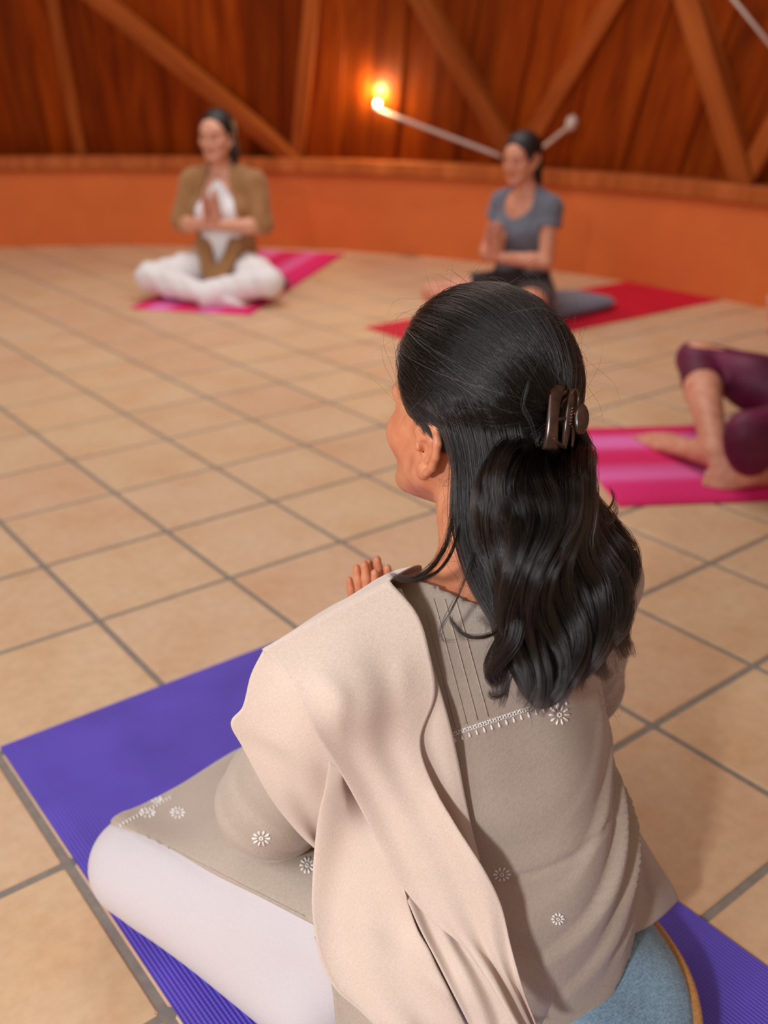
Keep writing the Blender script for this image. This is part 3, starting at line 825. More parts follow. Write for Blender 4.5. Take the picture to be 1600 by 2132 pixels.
    for e in (1, -1): S.ell(hP(e * 0.085, 0.022, -0.03), (0.016, 0.036, 0.05), J.HB, 0.01, 's')
    parts.append(link('hair', S.mesh('hair', 1), M_HAIR_DK))
    adopt(root, *parts)
    return J
JW = woman_white()

# ---- the woman in grey with bare legs and a ponytail
def woman_grey():
    fig = Fig((3.295, 1.44), (-1.0, -0.03))
    J = seated(fig, 0.045, 0.90, lean=0.02, elbow=(0.20, 0.06, 0.27), wrist=(0.022, 0.215, 0.285), hand_dir=(0, 0.10, 0.99), head=(-0.14, 0.16, 0.0), knee_w=0.33, knee_f=0.32, knee_z=0.12)
    root = person_root(fig, 'woman in a grey t-shirt and black shorts with dark ponytail, palms pressed together')
    lo, hi = hull(J)
    S = Sculpt.box(lo, hi, 0.0045); sculpt_body(S, J); S.cut(lambda P: 0.0068 - P[..., 2])
    me = S.mesh('body'); body = link('body', me, M_SKIN_B); face_tone(me, J)
    parts = [body]
    S = Sculpt.box(lo, hi, 0.006)
    S.econe(J.pel, J.P(0, 0.012, 0.25), fig.R, (0.162, 0.120), (0.132, 0.097), 0.03)
    for e in (1, -1): S.cone(J.hip[e], J.hip[e] + (J.kn[e] - J.hip[e]) * 0.52, 0.096, 0.084, 0.02)
    S.cut(lambda P: P[..., 2] - J.P(0, 0, 0.235)[2]); S.cut(lambda P: 0.05 - P[..., 2])
    for e in (1, -1):
        pt = J.hip[e] + (J.kn[e] - J.hip[e]) * 0.52; S.cut(half(pt, J.kn[e] - J.hip[e]))
    parts.append(link('shorts', S.mesh('shorts', 1), mat_cloth('black_jersey', srgb(46, 38, 40), 500, var=0.1)))
    S = Sculpt.box(lo, hi, 0.006); sculpt_torso(S, J, 0.014)
    for e in (1, -1): S.cone(J.sh[e], J.sh[e] + (J.el[e] - J.sh[e]) * 0.36, 0.050, 0.058, 0.02)
    for e in (1, -1):
        pt = J.sh[e] + (J.el[e] - J.sh[e]) * 0.36
        S.cut(lambda P, pt=pt, e=e: np.where(((P - fig.G) @ fig.R) * e > 0.14, (P - pt) @ unit(J.el[e] - J.sh[e]), -1))
    S.cut(lambda P: J.P(0, 0, 0.205)[2] - P[..., 2])
    S.ell(J.P(0, 0.065, 0.545), (0.075, 0.085, 0.085), None, 0.006, 's')
    S.cone(J.P(0, 0.0, 0.53), J.nkt, 0.062, 0.07, 0.004, 's')
    me = S.mesh('t_shirt', 1); V = verts_of(me); nn = normals_of(me); rr = (V - fig.G) @ fig.R
    V += nn * (0.0045 * np.sin(V[:, 2] * 55 + rr * 40) * np.exp(-((V[:, 2] - 0.22) / 0.12) ** 2))[:, None]; set_verts(me, V)
    parts.append(link('t_shirt', me, mat_cloth('grey_marl', srgb(104, 106, 118), 260, var=0.16)))
    hP = lambda x, y, z: J.head + J.s * (np.array([x, y, z]) @ J.HB)
    S = Sculpt.box(J.head - 0.30, J.head + 0.17, 0.004)
    S.ell(hP(0, -0.018, 0.034), (0.079, 0.093, 0.084), J.HB, 0.01)
    S.ell(hP(0, 0.088, -0.006), (0.066, 0.068, 0.080), J.HB, 0.012, 's')
    for e in (1, -1): S.ell(hP(e * 0.088, 0.000, -0.025), (0.022, 0.040, 0.045), J.HB, 0.01, 's')
    S.ell(hP(0, 0.02, -0.12), (0.09, 0.10, 0.07), J.HB, 0.01, 's')
    S.chain([hP(0, -0.10, 0.0), hP(0.0, -0.125, -0.05), hP(0.0, -0.115, -0.13), hP(0.0, -0.10, -0.20)], [0.022, 0.030, 0.028, 0.012], 0.015)
    parts.append(link('hair', S.mesh('hair', 1), M_HAIR_DK))
    adopt(root, *parts)
    return J
JG = woman_grey()

# ---- the person in burgundy leggings at the edge of the picture
def woman_burgundy():
    F = unit(np.array([-0.845, 0.535])); fig = Fig((2.66, -0.40), F)
    lz = lambda r, f, z: fig.p(r, f, z)
    legs = dict(kn={1: at_z(1452, 748, 0.215), -1: at_z(1560, 905, 0.165)}, an={1: at_z(1492, 945, 0.075), -1: at_z(1566, 985, 0.05)}, to={1: at_z(1332, 886, 0.040), -1: at_z(1468, 1000, 0.03)})
    J = seated(fig, 0.05, 0.96, elbow=(0.21, 0.06, 0.30), wrist=(0.022, 0.180, 0.32), hand_dir=(0, 0.16, 0.98), head=(0, 0.1, 0), legs=legs)
    J.foot_up = unit(-CAM_R[2] + np.array([0, 0, 0.5]))
    J.hip = {q: J.P(q * 0.085, 0.02, 0.10) for q in (1, -1)}
    root = person_root(fig, 'person in burgundy leggings with bare feet, cut off by the picture edge')
    lo, hi = hull(J)
    S = Sculpt.box(lo, hi, 0.0045); sculpt_body(S, J); S.cut(lambda P: 0.0068 - P[..., 2])
    me = S.mesh('body'); body = link('body', me, M_SKIN_B); face_tone(me, J)
    parts = [body]
    S = Sculpt.box(lo, hi, 0.006)
    S.econe(J.pel, J.P(0, 0.012, 0.21), fig.R, (0.170, 0.122), (0.135, 0.098), 0.03)
    for e in (1, -1): sculpt_leg(S, J, e, 0.008, 0.30 if e > 0 else 0.55)
    pt = J.kn[1] + (J.an[1] - J.kn[1]) * 0.30
    nrm_ = unit(J.an[1] - J.kn[1])
    sg = J.an[1] - J.kn[1]
    def shin(P):
        q_ = P - J.kn[1]; t_ = np.clip((q_ @ sg) / (sg @ sg), 0.22, 1); return np.linalg.norm(q_ - t_[..., None] * sg, axis=-1)
    S.cut(lambda P: np.where((shin(P) < 0.075) & (np.linalg.norm(P - J.kn[-1], axis=-1) > 0.085), (P - pt) @ nrm_, -1))
    S.cut(lambda P: P[..., 2] - J.P(0, 0, 0.22)[2])
    parts.append(link('leggings', S.mesh('leggings', 1), None))
    mt = mat_simple('burgundy_lycra', srgb(98, 26, 58), 0.55, 9.0, 0.45, 0.0, 0.3); parts[-1].data.materials.append(mt)
    S = Sculpt.box(lo, hi, 0.006); sculpt_torso(S, J, 0.010)
    for e in (1, -1): S.cone(J.sh[e], J.sh[e] + (J.el[e] - J.sh[e]) * 0.36, 0.050, 0.054, 0.02)
    S.cut(lambda P: J.P(0, 0, 0.14)[2] - P[..., 2]); S.ell(J.P(0, 0.065, 0.545), (0.075, 0.085, 0.085), None, 0.006, 's')
    S.cone(J.P(0, 0.0, 0.53), J.nkt, 0.062, 0.07, 0.004, 's')
    parts.append(link('t_shirt', S.mesh('t_shirt', 1), mat_cloth('dark_jersey', srgb(52, 44, 56), 260)))
    hP = lambda x, y, z: J.head + J.s * (np.array([x, y, z]) @ J.HB)
    S = Sculpt.box(J.head - 0.30, J.head + 0.17, 0.005)
    S.ell(hP(0, -0.018, 0.034), (0.080, 0.094, 0.085), J.HB, 0.01); S.ell(hP(0, 0.088, -0.006), (0.066, 0.068, 0.080), J.HB, 0.012, 's')
    S.ell(hP(0, 0.02, -0.12), (0.09, 0.10, 0.07), J.HB, 0.01, 's')
    S.chain([hP(0, -0.10, 0.0), hP(0.0, -0.125, -0.05), hP(0.0, -0.115, -0.15)], [0.024, 0.030, 0.012], 0.015)
    parts.append(link('hair', S.mesh('hair', 1), M_HAIR_DK))
    adopt(root, *parts)
    return J
JB = woman_burgundy()

# ---- cushions under the two women by the wall
def pad(name, c, axis, lx, ly, h, mat, label, z0):
    axis = unit(np.r_[axis, 0]); X = axis; Y = np.array([-axis[1], axis[0], 0])
    n = 64; t = np.linspace(0, 2 * math.pi, n, endpoint=False); sq = lambda v, p: np.sign(v) * np.abs(v) ** p
    prof = [(0.02, 1.0), (0.5, 0.99), (0.8, 0.93), (0.93, 0.80), (0.985, 0.62), (1.0, 0.5), (0.985, 0.36), (0.92, 0.14), (0.8, 0.0), (0.02, 0.0)]
    V = [(lx / 2 * r * a, ly / 2 * r * b, h * z) for r, z in prof for a, b in zip(sq(np.cos(t), 0.45), sq(np.sin(t), 0.45))]
    o = link('cover', mesh_np('cover', V, grid_faces(len(prof), n, True)), mat)
    V2, F2 = tube_mesh([([(lx / 2 * 1.0 * a, ly / 2 * 1.0 * b, h * 0.5) for a, b in zip(sq(np.cos(np.r_[t, 0, t[1]]), 0.45), sq(np.sin(np.r_[t, 0, t[1]]), 0.45))], 0.005)], 8)
    o2 = link('piping', mesh_py('piping', V2, F2), mat)
    root = empty(name, (c[0], c[1], z0)); tag(root, label, 'cushion', 'floor cushions')
    for q in (o, o2): frame_obj(q, np.array([c[0], c[1], z0]), X, Y, np.array([0, 0, 1.0]))
    adopt(root, o, o2)
pad('cushion', (3.53, 1.43), (1.0, 0.02), 0.60, 0.33, 0.062, mat_cloth('grey_blue_canvas', srgb(112, 116, 132), 400, var=0.12), 'flat grey-blue cushion under the woman in the grey top', 0.0062)
pad('cushion', (2.60, 2.80), (0.64, -0.77), 0.46, 0.34, 0.05, mat_cloth('slate_canvas', srgb(70, 72, 92), 400, var=0.12), 'dark slate cushion under the woman in white trousers', 0.0062)
# ------------------------------------------------------------------ the woman in the foreground, seen from behind
M_SKIN_M = mat_skin('skin_main', srgb(214, 142, 104), srgb(198, 118, 84), 0.45)
M_KURTA = mat_cloth('beige_cotton', srgb(186, 168, 153), 1100, 0.85, 0.10, 0.3, 0.3)
M_SHAWL = mat_cloth('pale_pink_linen', srgb(221, 198, 182), 1400, 0.9, 0.10, 0.4, 0.4, uvmap=True, big=14)
M_LEGG = mat_cloth('off_white_cotton', srgb(212, 201, 203), 1200, 0.8, 0.04, 0.3, 0.15)
M_DENIM = mat_cloth('blue_denim', srgb(144, 174, 198), 700, 0.85, 0.32, 0.1, 0.5)
M_TAN = mat_cloth('tan_binding', srgb(190, 136, 84), 500, 0.8, 0.2, 0.1, 0.5)
M_THREAD = mat_simple('white_thread', srgb(246, 240, 236), 0.6, 200, 0.03, 0.0)

CUSH = np.array([0.625, -1.165])
def cushion_main():
    root = empty('cushion', (CUSH[0], CUSH[1], 0.006)); tag(root, 'light blue denim cushion with tan edging under the woman with the shawl', 'cushion', 'floor cushions')
    def ring_grid(prof, n=72):
        a = np.linspace(0, 2 * math.pi, n, endpoint=False)
        G = np.array([[(CUSH[0] + r * (1 + 0.012 * math.sin(5 * t + 1)) * math.cos(t), CUSH[1] + r * (1 + 0.012 * math.sin(5 * t + 1)) * math.sin(t), z + (0.0025 * math.sin(7 * t) if r > .05 else 0)) for t in a] for r, z in prof])
        return G
    def lathe(name, prof, mat, n=72):
        G = ring_grid(prof, n); return link(name, mesh_np(name, G.reshape(-1, 3), grid_faces(len(prof), n, True)), mat)
    R0 = 0.205
    body = lathe('cover', [(0.0005, 0.118), (0.06, 0.117), (0.12, 0.109), (0.165, 0.094), (0.192, 0.074), (R0 - 0.002, 0.055), (R0 - 0.004, 0.048), (0.195, 0.030), (0.165, 0.012), (0.12, 0.0075), (0.0005, 0.007)], M_DENIM)
    band = lathe('edging', [(R0 - 0.008, 0.062), (R0 - 0.001, 0.0645), (R0 + 0.0045, 0.060), (R0 + 0.0065, 0.052), (R0 + 0.0045, 0.042), (R0 - 0.002, 0.037), (R0 - 0.008, 0.040)], M_TAN)
    adopt(root, body, band)
cushion_main()

def build_main():
    fig = Fig((0.635, -1.10), (-0.06, 1.0))
    s = 0.90
    J = seated(fig, 0.085, s, lean=0.075, neck_f=0.02)
    J.kn = {-1: at_z(292, 1800, 0.085), 1: fig.p(0.24, 0.36, 0.10)}
    J.an = {-1: fig.p(0.03, 0.27, 0.045), 1: fig.p(-0.06, 0.36, 0.045)}
    J.to = {-1: fig.p(0.19, 0.22, 0.03), 1: fig.p(-0.20, 0.30, 0.03)}
    J.el = {-1: at_z(570, 1668, 0.275), 1: fig.p(0.235, 0.07, 0.29)}
    tip = at_z(764, 1172, 0.505)
    J.hd = fig.d(-0.02, 0.16, 0.98)
    for e in (1, -1): J.wr[e] = tip - J.hd * 0.158 * s + e * 0.0115 * fig.R
    J.rib = fig.p(0.0, 0.022, 0.40); J.chs = fig.p(0.0, 0.022, 0.475); J.nkb = fig.p(0.0, 0.028, 0.530)
    J.tz = 0.487; J.bz = 0.335
    J.sh = {1: fig.p(0.180, 0.018, 0.480), -1: fig.p(-0.172, 0.035, 0.492)}
    J.hip = {1: fig.p(0.085, 0.0, 0.165), -1: fig.p(-0.10, -0.055, 0.150)}
    J.nkt = fig.p(0.018, 0.048, 0.612); J.head = fig.p(0.036, 0.085, 0.683)
    J.HB = head_basis(fig, 0.02, -0.13, 0.0)
    J.hs = 0.96
    root = empty('person', fig.G); tag(root, 'woman seen from behind in beige kurta with pinkish shawl over one shoulder', 'person', 'people seated cross-legged')
    # --- skin: one continuous body, finest around head and hands
    lo, hi = hull(J); lo[1] -= 0.14; lo[0] -= 0.04; hi[0] += 0.06
    hl, hh = J.head - 0.125, J.head + 0.125
    def axis(i, fine, coarse):
        a0, a1 = min(hl[i], tip[i] - 0.05) if i < 2 else tip[2] - 0.09, max(hh[i], tip[i] + 0.05)
        return np.unique(np.concatenate([np.arange(lo[i], a0, coarse), np.arange(a0, a1, fine), np.arange(a1, hi[i], coarse)]).astype(np.float32))
    S = Sculpt(axis(0, 0.0022, 0.0045), axis(1, 0.0022, 0.0045), axis(2, 0.0020, 0.0045))
    sculpt_torso(S, J, -0.004); S.chain([J.nkb, J.nkt, J.head - J.HB[2] * 0.03 - J.HB[1] * 0.02], [0.052 * s, 0.046 * s, 0.050 * s], 0.03)
    S.ell(fig.p(0, 0.015, 0.515), (0.10, 0.045, 0.03), None, 0.03)
    sculpt_head(S, J.head, J.HB, J.hs)
    for e in (1, -1):
        sculpt_arm(S, J, e)
        sculpt_hand(S, J.wr[e], unit(J.hd - 0.015 * e * fig.R), -e * fig.R, unit(J.hd[2] * -fig.F + 0.3 * fig.U), s, 0.0, 0.003, 0.76)
        sculpt_leg(S, J, e, -0.006); sculpt_foot(S, J.an[e], J.to[e], np.array([0, 0, 1.0]), s)
    S.cut(lambda P: 0.0068 - P[..., 2])
    me = S.mesh('body')
    body = link('body', me, M_SKIN_M)
    sv = J.s; J.s = J.hs; face_tone(me, J); J.s = sv
    parts = [body]
    # --- leggings
    S = Sculpt.box(lo, np.array([hi[0], hi[1], 0.28]), 0.005)
    S.econe(J.pel, J.P(0, 0.012, 0.16), fig.R, (0.155, 0.110), (0.125, 0.09), 0.03)
    for e in (1, -1): sculpt_leg(S, J, e, 0.010, 0.92)
    S.cone(at_z(355, 1858, 0.072), at_z(660, 2082, 0.074), 0.053, 0.056, 0.03)          # folded calf under the thigh
    S.cut(lambda P: 0.008 - P[..., 2])
    lg = link('leggings', S.mesh('leggings', 1), M_LEGG); parts.append(lg)
    # --- kurta body
    S = Sculpt.box(lo, hi - np.array([0, 0, 0.12]), 0.004)
    sculpt_torso(S, J, 0.010, 0.035)
    q = J.P
    P_ = fig.p
    S.econe(P_(0.005, -0.010, 0.31), P_(0.008, -0.022, 0.19), fig.R, (0.135, 0.105), (0.142, 0.128), 0.05)
    S.econe(P_(0.006, -0.022, 0.19), P_(0.002, -0.030, 0.085), fig.R, (0.142, 0.128), (0.160, 0.148), 0.05)
    S.econe(P_(-0.09, -0.04, 0.20), P_(-0.165, -0.075, 0.10), fig.R, (0.06, 0.05), (0.06, 0.045), 0.05)
    for e in (1, -1):
        S.cone(J.sh[e], J.sh[e] + (J.el[e] - J.sh[e]) * 0.6, 0.050, 0.054, 0.025)
        S.cone(J.sh[e] + (J.el[e] - J.sh[e]) * 0.6, J.el[e], 0.054, 0.060, 0.02)
        S.cone(J.el[e], J.el[e] + (J.wr[e] - J.el[e]) * 0.45, 0.060, 0.050, 0.02)
    # neckline and hem
    S.ell(P_(0.0, 0.045, 0.560), (0.085, 0.085, 0.050), None, 0.004, 's')
    S.cut(lambda P: 0.102 + 0.16 * np.maximum(((P - fig.G) @ fig.R), -0.08) - P[..., 2])
    me = S.mesh('kurta', 1)
    V = verts_of(me); nn = normals_of(me)
    loc = V - fig.G; r = loc @ fig.R; f_ = loc @ fig.F; z = loc[:, 2]
    back = sstep(0.05, -0.03, f_)
    # drag folds sweeping down from her right side across the small of the back
    ph = (z - 0.20) - 0.55 * (r - 0.10) - 0.9 * np.maximum(r - 0.06, 0) ** 2
    m1 = sstep(-0.06, 0.11, r) * np.exp(-((z - 0.235) / 0.085) ** 2)
    saw = lambda x: (lambda u: np.where(u < 0.72, u / 0.72, (1 - u) / 0.28))(x - np.floor(x))
    V += nn * (back * m1 * 0.020 * (saw(ph * 19 + 0.15) - 0.5))[:, None]
    m2 = sstep(0.16, 0.0, np.abs(r)) * np.exp(-((z - 0.20) / 0.07) ** 2)
    V += nn * (back * m2 * 0.006 * (saw(((z - 0.2) - 0.42 * r) * 17 + 0.3) - 0.5))[:, None]
    V += nn * (0.0025 * back * np.sin(r * 55 + 3 * z) * np.exp(-((z - 0.42) / 0.10) ** 2))[:, None]
    # creases where the loose sleeve bends at the elbow
    de = V - J.el[-1]; near = np.exp(-(np.linalg.norm(de, axis=1) / 0.085) ** 4); ua = unit(J.sh[-1] - J.el[-1]); fa = unit(J.wr[-1] - J.el[-1])
    V += nn * (near * (0.0050 * (saw(de @ ua * 21 + de @ fa * 9 + 0.2) - 0.5) + 0.003 * np.sin(de @ fa * 70 - de @ ua * 30)))[:, None]
    # stitched seam under the yoke
    V -= nn * (0.0028 * back * np.exp(-((z - 0.292 - 0.05 * r) / 0.0035) ** 2))[:, None]
    set_verts(me, V)
    ku = link('kurta', me, M_KURTA); parts.append(ku)
    # --- kurta skirt spread over the left thigh
    S = Sculpt.box(lo, np.array([hi[0], hi[1], 0.36]), 0.004)
    kn, hp = J.kn[-1], J.hip[-1]
    mid = hp + (kn - hp) * 0.45
    S.chain([hp, mid, kn], [0.092 * s + 0.019, 0.078 * s + 0.019, 0.056 * s + 0.017], 0.03)
    S.chain([hp + fig.R * 0.08, kn + fig.R * 0.09 + fig.U * -0.01], [0.10, 0.07], 0.05)
    S.cone(kn + fig.R * 0.09 + fig.F * 0.0, J.kn[1], 0.065, 0.06, 0.05)
    ax_ = unit(kn - hp); out = unit(np.cross(fig.U, ax_)); out = out if out @ fig.R < 0 else -out
    h0, h1 = at_z(212, 1700, 0.150), at_z(660, 1930, 0.185)                # the hem runs along the thigh between these
    n_ = unit(np.cross(h1 - h0, unit(out * 0.55 + fig.U * 0.83))); n_ = n_ if n_ @ out > 0 else -n_
    S.cut(half(h0, n_))
    S.cut(half(kn + ax_ * 0.030, ax_)); S.cut(lambda P: 0.05 - P[..., 2])
    me = S.mesh('kurta_skirt', 1); V = verts_of(me); nn = normals_of(me); loc = V - hp; t_ = loc @ ax_; o_ = loc @ out
    V += nn * (0.009 * np.sin(t_ * 26 + o_ * 20 + 1.0) * sstep(0.06, -0.03, o_))[:, None]; set_verts(me, V)
    sk = link('kurta_skirt', me, M_KURTA); parts.append(sk)
    # --- the corner of the kurta fanned out past her right hip
    fl = [[at_depth(1296, 1700, 1.130), at_depth(1308, 1702, 1.135), at_depth(1316, 1708, 1.140), at_depth(1322, 1716, 1.150)],
          [at_depth(1296, 1780, 1.115), at_depth(1326, 1782, 1.135), at_depth(1342, 1780, 1.145), at_depth(1358, 1776, 1.172)],
          [at_depth(1296, 1860, 1.100), at_depth(1340, 1864, 1.140), at_depth(1368, 1852, 1.150), at_depth(1396, 1836, 1.192)],
          [at_depth(1300, 1952, 1.085), at_depth(1345, 1932, 1.120), at_depth(1382, 1905, 1.155), at_depth(1414, 1874, 1.205)]]
    G = spline_grid(fl, 30, 30)
    fo = sheet('kurta_corner', G, M_KURTA, None, 0.0015); parts.append(fo)
    adopt(root, *parts)
    return root, J, fig, ku, sk, lg, body
MAIN, JM, FM, KURTA, SKIRT, LEGG, BODYM = build_main()
# ------------------------------------------------------------------ shawl: sheets that lie on the kurta
LAYERS = [bvh_of(KURTA, SKIRT, LEGG, BODYM)]
def hit(o, d):
    best = None
    for tr in LAYERS:
        h = tr.ray_cast(Vector(o), Vector(d))
        if h[0] is not None and (best is None or h[3] < best[3]): best = h
    return None if best is None else np.array(best[0])
def lay(o): LAYERS.append(bvh_of(o)); return o
def drape(rows, nu, nv, bridge=500, bow=0.0):
    """rows: ((u,v) left, (u,v) right, lift in mm); returns points lying that far above what is underneath"""
    ctrl = []
    for (l, r, off) in rows:
        l = np.array(l, float); r = np.array(r, float); o = off if isinstance(off, (tuple, list)) else (off, off)
        w = np.linspace(0, 1, 5)
        ctrl.append([np.r_[l + (r - l) * t + np.array([0, bow * 4 * t * (1 - t)]), o[0] + (o[1] - o[0]) * t] for t in w])
    Gp = spline_grid(ctrl, nu, nv)
    d = np.full((nu, nv), np.nan)
    for i in range(nu):
        for j in range(nv):
            rd = ray_dir(Gp[i, j, 0], Gp[i, j, 1]); h = hit(CAM_C, rd)
            if h is not None:
                t = (h - CAM_C) @ CAM_R[2]
                if t < 1.32: d[i, j] = t
    for i in range(nu):
        ok = np.where(~np.isnan(d[i]))[0]
        if len(ok):
            for j in range(nv):
                if np.isnan(d[i, j]): d[i, j] = d[i, ok[np.argmin(abs(ok - j))]] + 0.0006 * abs(ok - j).min()
    ok = np.where(~np.isnan(d).any(1))[0]
    for i in range(nu):
        if np.isnan(d[i]).any(): d[i] = d[ok[np.argmin(abs(ok - i))]]
    s_ = d.copy()
    for _ in range(bridge):
        p = np.pad(s_, 1, mode='edge'); av = (p[:-2, 1:-1] + p[2:, 1:-1] + p[1:-1, :-2] + p[1:-1, 2:]) / 4
        s_ = np.minimum(d, av)
    for _ in range(3):
        p = np.pad(s_, 1, mode='edge'); s_ = np.minimum((p[:-2, 1:-1] + p[2:, 1:-1] + p[1:-1, :-2] + p[1:-1, 2:]) / 4, d + 0.002)
    s_ = s_ - Gp[..., 2] * 0.001
    out = np.zeros((nu, nv, 3))
    for i in range(nu):
        for j in range(nv): out[i, j] = at_depth(Gp[i, j, 0], Gp[i, j, 1], s_[i, j])
    return out
def wrinkle(G, amp, fn):
    nu, nv = G.shape[:2]
    du = np.gradient(G, axis=0); dv = np.gradient(G, axis=1); n = np.cross(du, dv); n /= np.linalg.norm(n, axis=-1)[..., None] + 1e-9
    a, b = np.meshgrid(np.linspace(0, 1, nu), np.linspace(0, 1, nv), indexing='ij')
    return G + n * (amp * fn(a, b))[..., None]
def shawl():
    root = MAIN
    under = [((655, 1950), (790, 1950), 4), ((688, 2040), (810, 2040), 5), ((697, 2105), (850, 2105), 6), ((700, 2155), (870, 2155), 6)]
    un = lay(sheet('kurta_panel', drape(under, 24, 20, 60), M_KURTA, None, 0.0014)); adopt(MAIN, un)
    strip = [((795, 1222), (836, 1226), 8), ((825, 1300), (880, 1312), 9), ((832, 1400), (908, 1405), 9), ((838, 1500), (937, 1505), 9), ((858, 1580), (956, 1590), 9), ((888, 1660), (970, 1665), 9), ((930, 1730), (986, 1738), 8), ((975, 1785), (1001, 1794), 8)]
    G = drape(strip, 60, 16); G = wrinkle(G, 0.0015, lambda a, b: np.sin(b * 8 + a * 3))
    st = lay(sheet('shawl_border', G, M_SHAWL, None, 0.0014))
    mid = [((812, 1775), (880, 1822), 8), ((838, 1850), (935, 1905), 8), ((872, 1930), (985, 1980), 9), ((915, 2010), (1030, 2040), 10), ((958, 2095), (1070, 2105), 10), ((985, 2150), (1092, 2155), 10)]
    G = drape(mid, 50, 24); G = wrinkle(G, 0.003, lambda a, b: np.sin(b * 12 + a * 4))
    md = lay(sheet('shawl_tail', G, M_SHAWL, None, 0.0014))
    flap = [((548, 1354), (720, 1440), 8), ((523, 1405), (712, 1495), 9), ((506, 1470), (712, 1540), 10), ((481, 1505), (715, 1590), 11), ((506, 1556), (712, 1630), 10), ((560, 1655), (706, 1690), 9), ((612, 1722), (692, 1740), 8), ((652, 1764), (684, 1776), 8)]
    G = drape(flap, 60, 34)
    G = wrinkle(G, 0.003, lambda a, b: np.sin(a * 10 - b * 6) * np.sin(np.pi * b))
    fl = lay(sheet('shawl_flap', G, M_SHAWL, None, 0.0014))
    hang = [((686, 1588), (775, 1640), 4), ((677, 1640), (800, 1720), 4), ((664, 1695), (822, 1790), 5), ((656, 1760), (836, 1830), 6), ((651, 1830), (850, 1880), 8), ((650, 1890), (870, 1935), 9),
            ((657, 1950), (893, 1975), 9), ((672, 2010), (912, 2015), 9), ((700, 2060), (935, 2060), 9), ((745, 2100), (957, 2105), 9), ((790, 2145), (982, 2155), 9)]
    G = drape(hang, 80, 40)
    G = wrinkle(G, 0.0045, lambda a, b: np.sin(b * 9 + a * 5 + 0.8) * np.minimum(1, a * 2.5) * np.sin(np.pi * np.clip(b, 0, 1)) ** 0.5)
    hg = lay(sheet('shawl_tail', G, M_SHAWL, None, 0.0014))
    top = [((546, 1352), (812, 1210), (5, 3)), ((585, 1392), (870, 1280), (4, 2)), ((622, 1458), (896, 1366), (4, 1.5)), ((655, 1520), (906, 1448), (6, 2)), ((690, 1575), (876, 1538), (7, 4)),
           ((735, 1650), (895, 1618), (7, 14)), ((785, 1745), (950, 1715), (6, 26)), ((835, 1838), (1008, 1808), (8, 38)), ((895, 1915), (1042, 1885), (12, 42)), ((962, 1972), (1062, 1970), (18, 40)),
           ((1010, 2030), (1085, 2046), (26, 38)), ((1045, 2085), (1104, 2100), 32), ((1078, 2145), (1124, 2155), 30)]
    G = drape(top, 96, 40)
    G = wrinkle(G, 0.0035, lambda a, b: np.sin(b * 13 + a * 6 + 1.2 * np.sin(a * 9)) * np.minimum(1, a * 3) * (0.4 + 0.6 * a) * np.where(a < 0.45, 1 - b ** 3, 1))
    # over the shoulder and down the front
    nv = 40; front = []
    for z, r0, r1, f0 in ((0.33, -0.045, -0.150, 0.30), (0.40, -0.05, -0.185, 0.30), (0.45, -0.055, -0.205, 0.30)):
        row = []
        for t in np.linspace(1, 0, 5):
            h = hit(FM.p(r0 + (r1 - r0) * t, f0, z), -FM.F)
            row.append((h if h is not None else FM.p(r0 + (r1 - r0) * t, 0.1, z)) + FM.F * 0.012)
        front.append(catmull(row, nv))
    row = []
    for t in np.linspace(1, 0, 5):
        r = -0.062 + (-0.215 + 0.062) * t; h = hit(FM.p(r, 0.055, 0.8), np.array([0, 0, -1.0]))
        row.append((h if h is not None else FM.p(r, 0.05, 0.47)) + np.array([0, 0, 0.012]))
    front.append(catmull(row, nv)); front.append(G[0]); front.append(G[4])
    ext = np.stack([catmull([f[j] for f in front], 41) for j in range(nv)], 1)[:33]
    full = np.concatenate([ext, G[1:]], 0)
    sh = sheet('shawl', full, M_SHAWL, None, 0.0016)
    adopt(root, sh); 
    for o in (fl, hg, md, st): adopt(sh, o)
    return sh
SHAWL = shawl()
# ------------------------------------------------------------------ hair of the foreground woman
HC = JM.head; HBm = JM.HB; HS = JM.hs
def hl(x, y, z): return HC + HS * (np.array([x, y, z]) @ HBm)
H_C = np.array([0.0, -0.008, 0.056]); H_R = np.array([0.0875, 0.105, 0.096])     # the swept-back hair, head frame
def ell_dir(p):
    return unit((np.asarray(p) - H_C) / H_R)
def ell_pt(d, lift=0.0):
    return H_C + d * (H_R + lift)
def ell_hit(u, v):
    o = (HBm @ (CAM_C - HC)) / HS; d = (HBm @ ray_dir(u, v)) / HS
    o2 = (o - H_C) / H_R; d2 = d / H_R
    a = d2 @ d2; b = o2 @ d2; c = o2 @ o2 - 1; q = b * b - a * c
    t = (-b - math.sqrt(max(q, 0))) / a
    return o + t * d
CLIP_L = ell_hit(1168, 872)
def hair_strands(name, paths, rad, mat, parent):
    """paths: list of (n, 3) arrays with equal n"""
    P = np.asarray(paths, np.float32); n, k = P.shape[:2]
    hc = bpy.data.hair_curves.new(name); hc.add_curves([k] * n)
    hc.attributes['position'].data.foreach_set('vector', P.reshape(-1))
    ra = hc.attributes.get('radius') or hc.attributes.new('radius', 'FLOAT', 'POINT')
    prof = np.clip(1.0 - np.linspace(0, 1, k) ** 6 * 0.85, 0.1, 1)
    R_ = (np.asarray(rad).reshape(-1, 1) * prof[None, :]).astype(np.float32)
    R_ = np.broadcast_to(R_, (n, k)).copy()
    ra.data.foreach_set('value', R_.ravel())
    hc.materials.append(mat)
    o = bpy.data.objects.new(name, hc); COL.objects.link(o); adopt(parent, o); return o
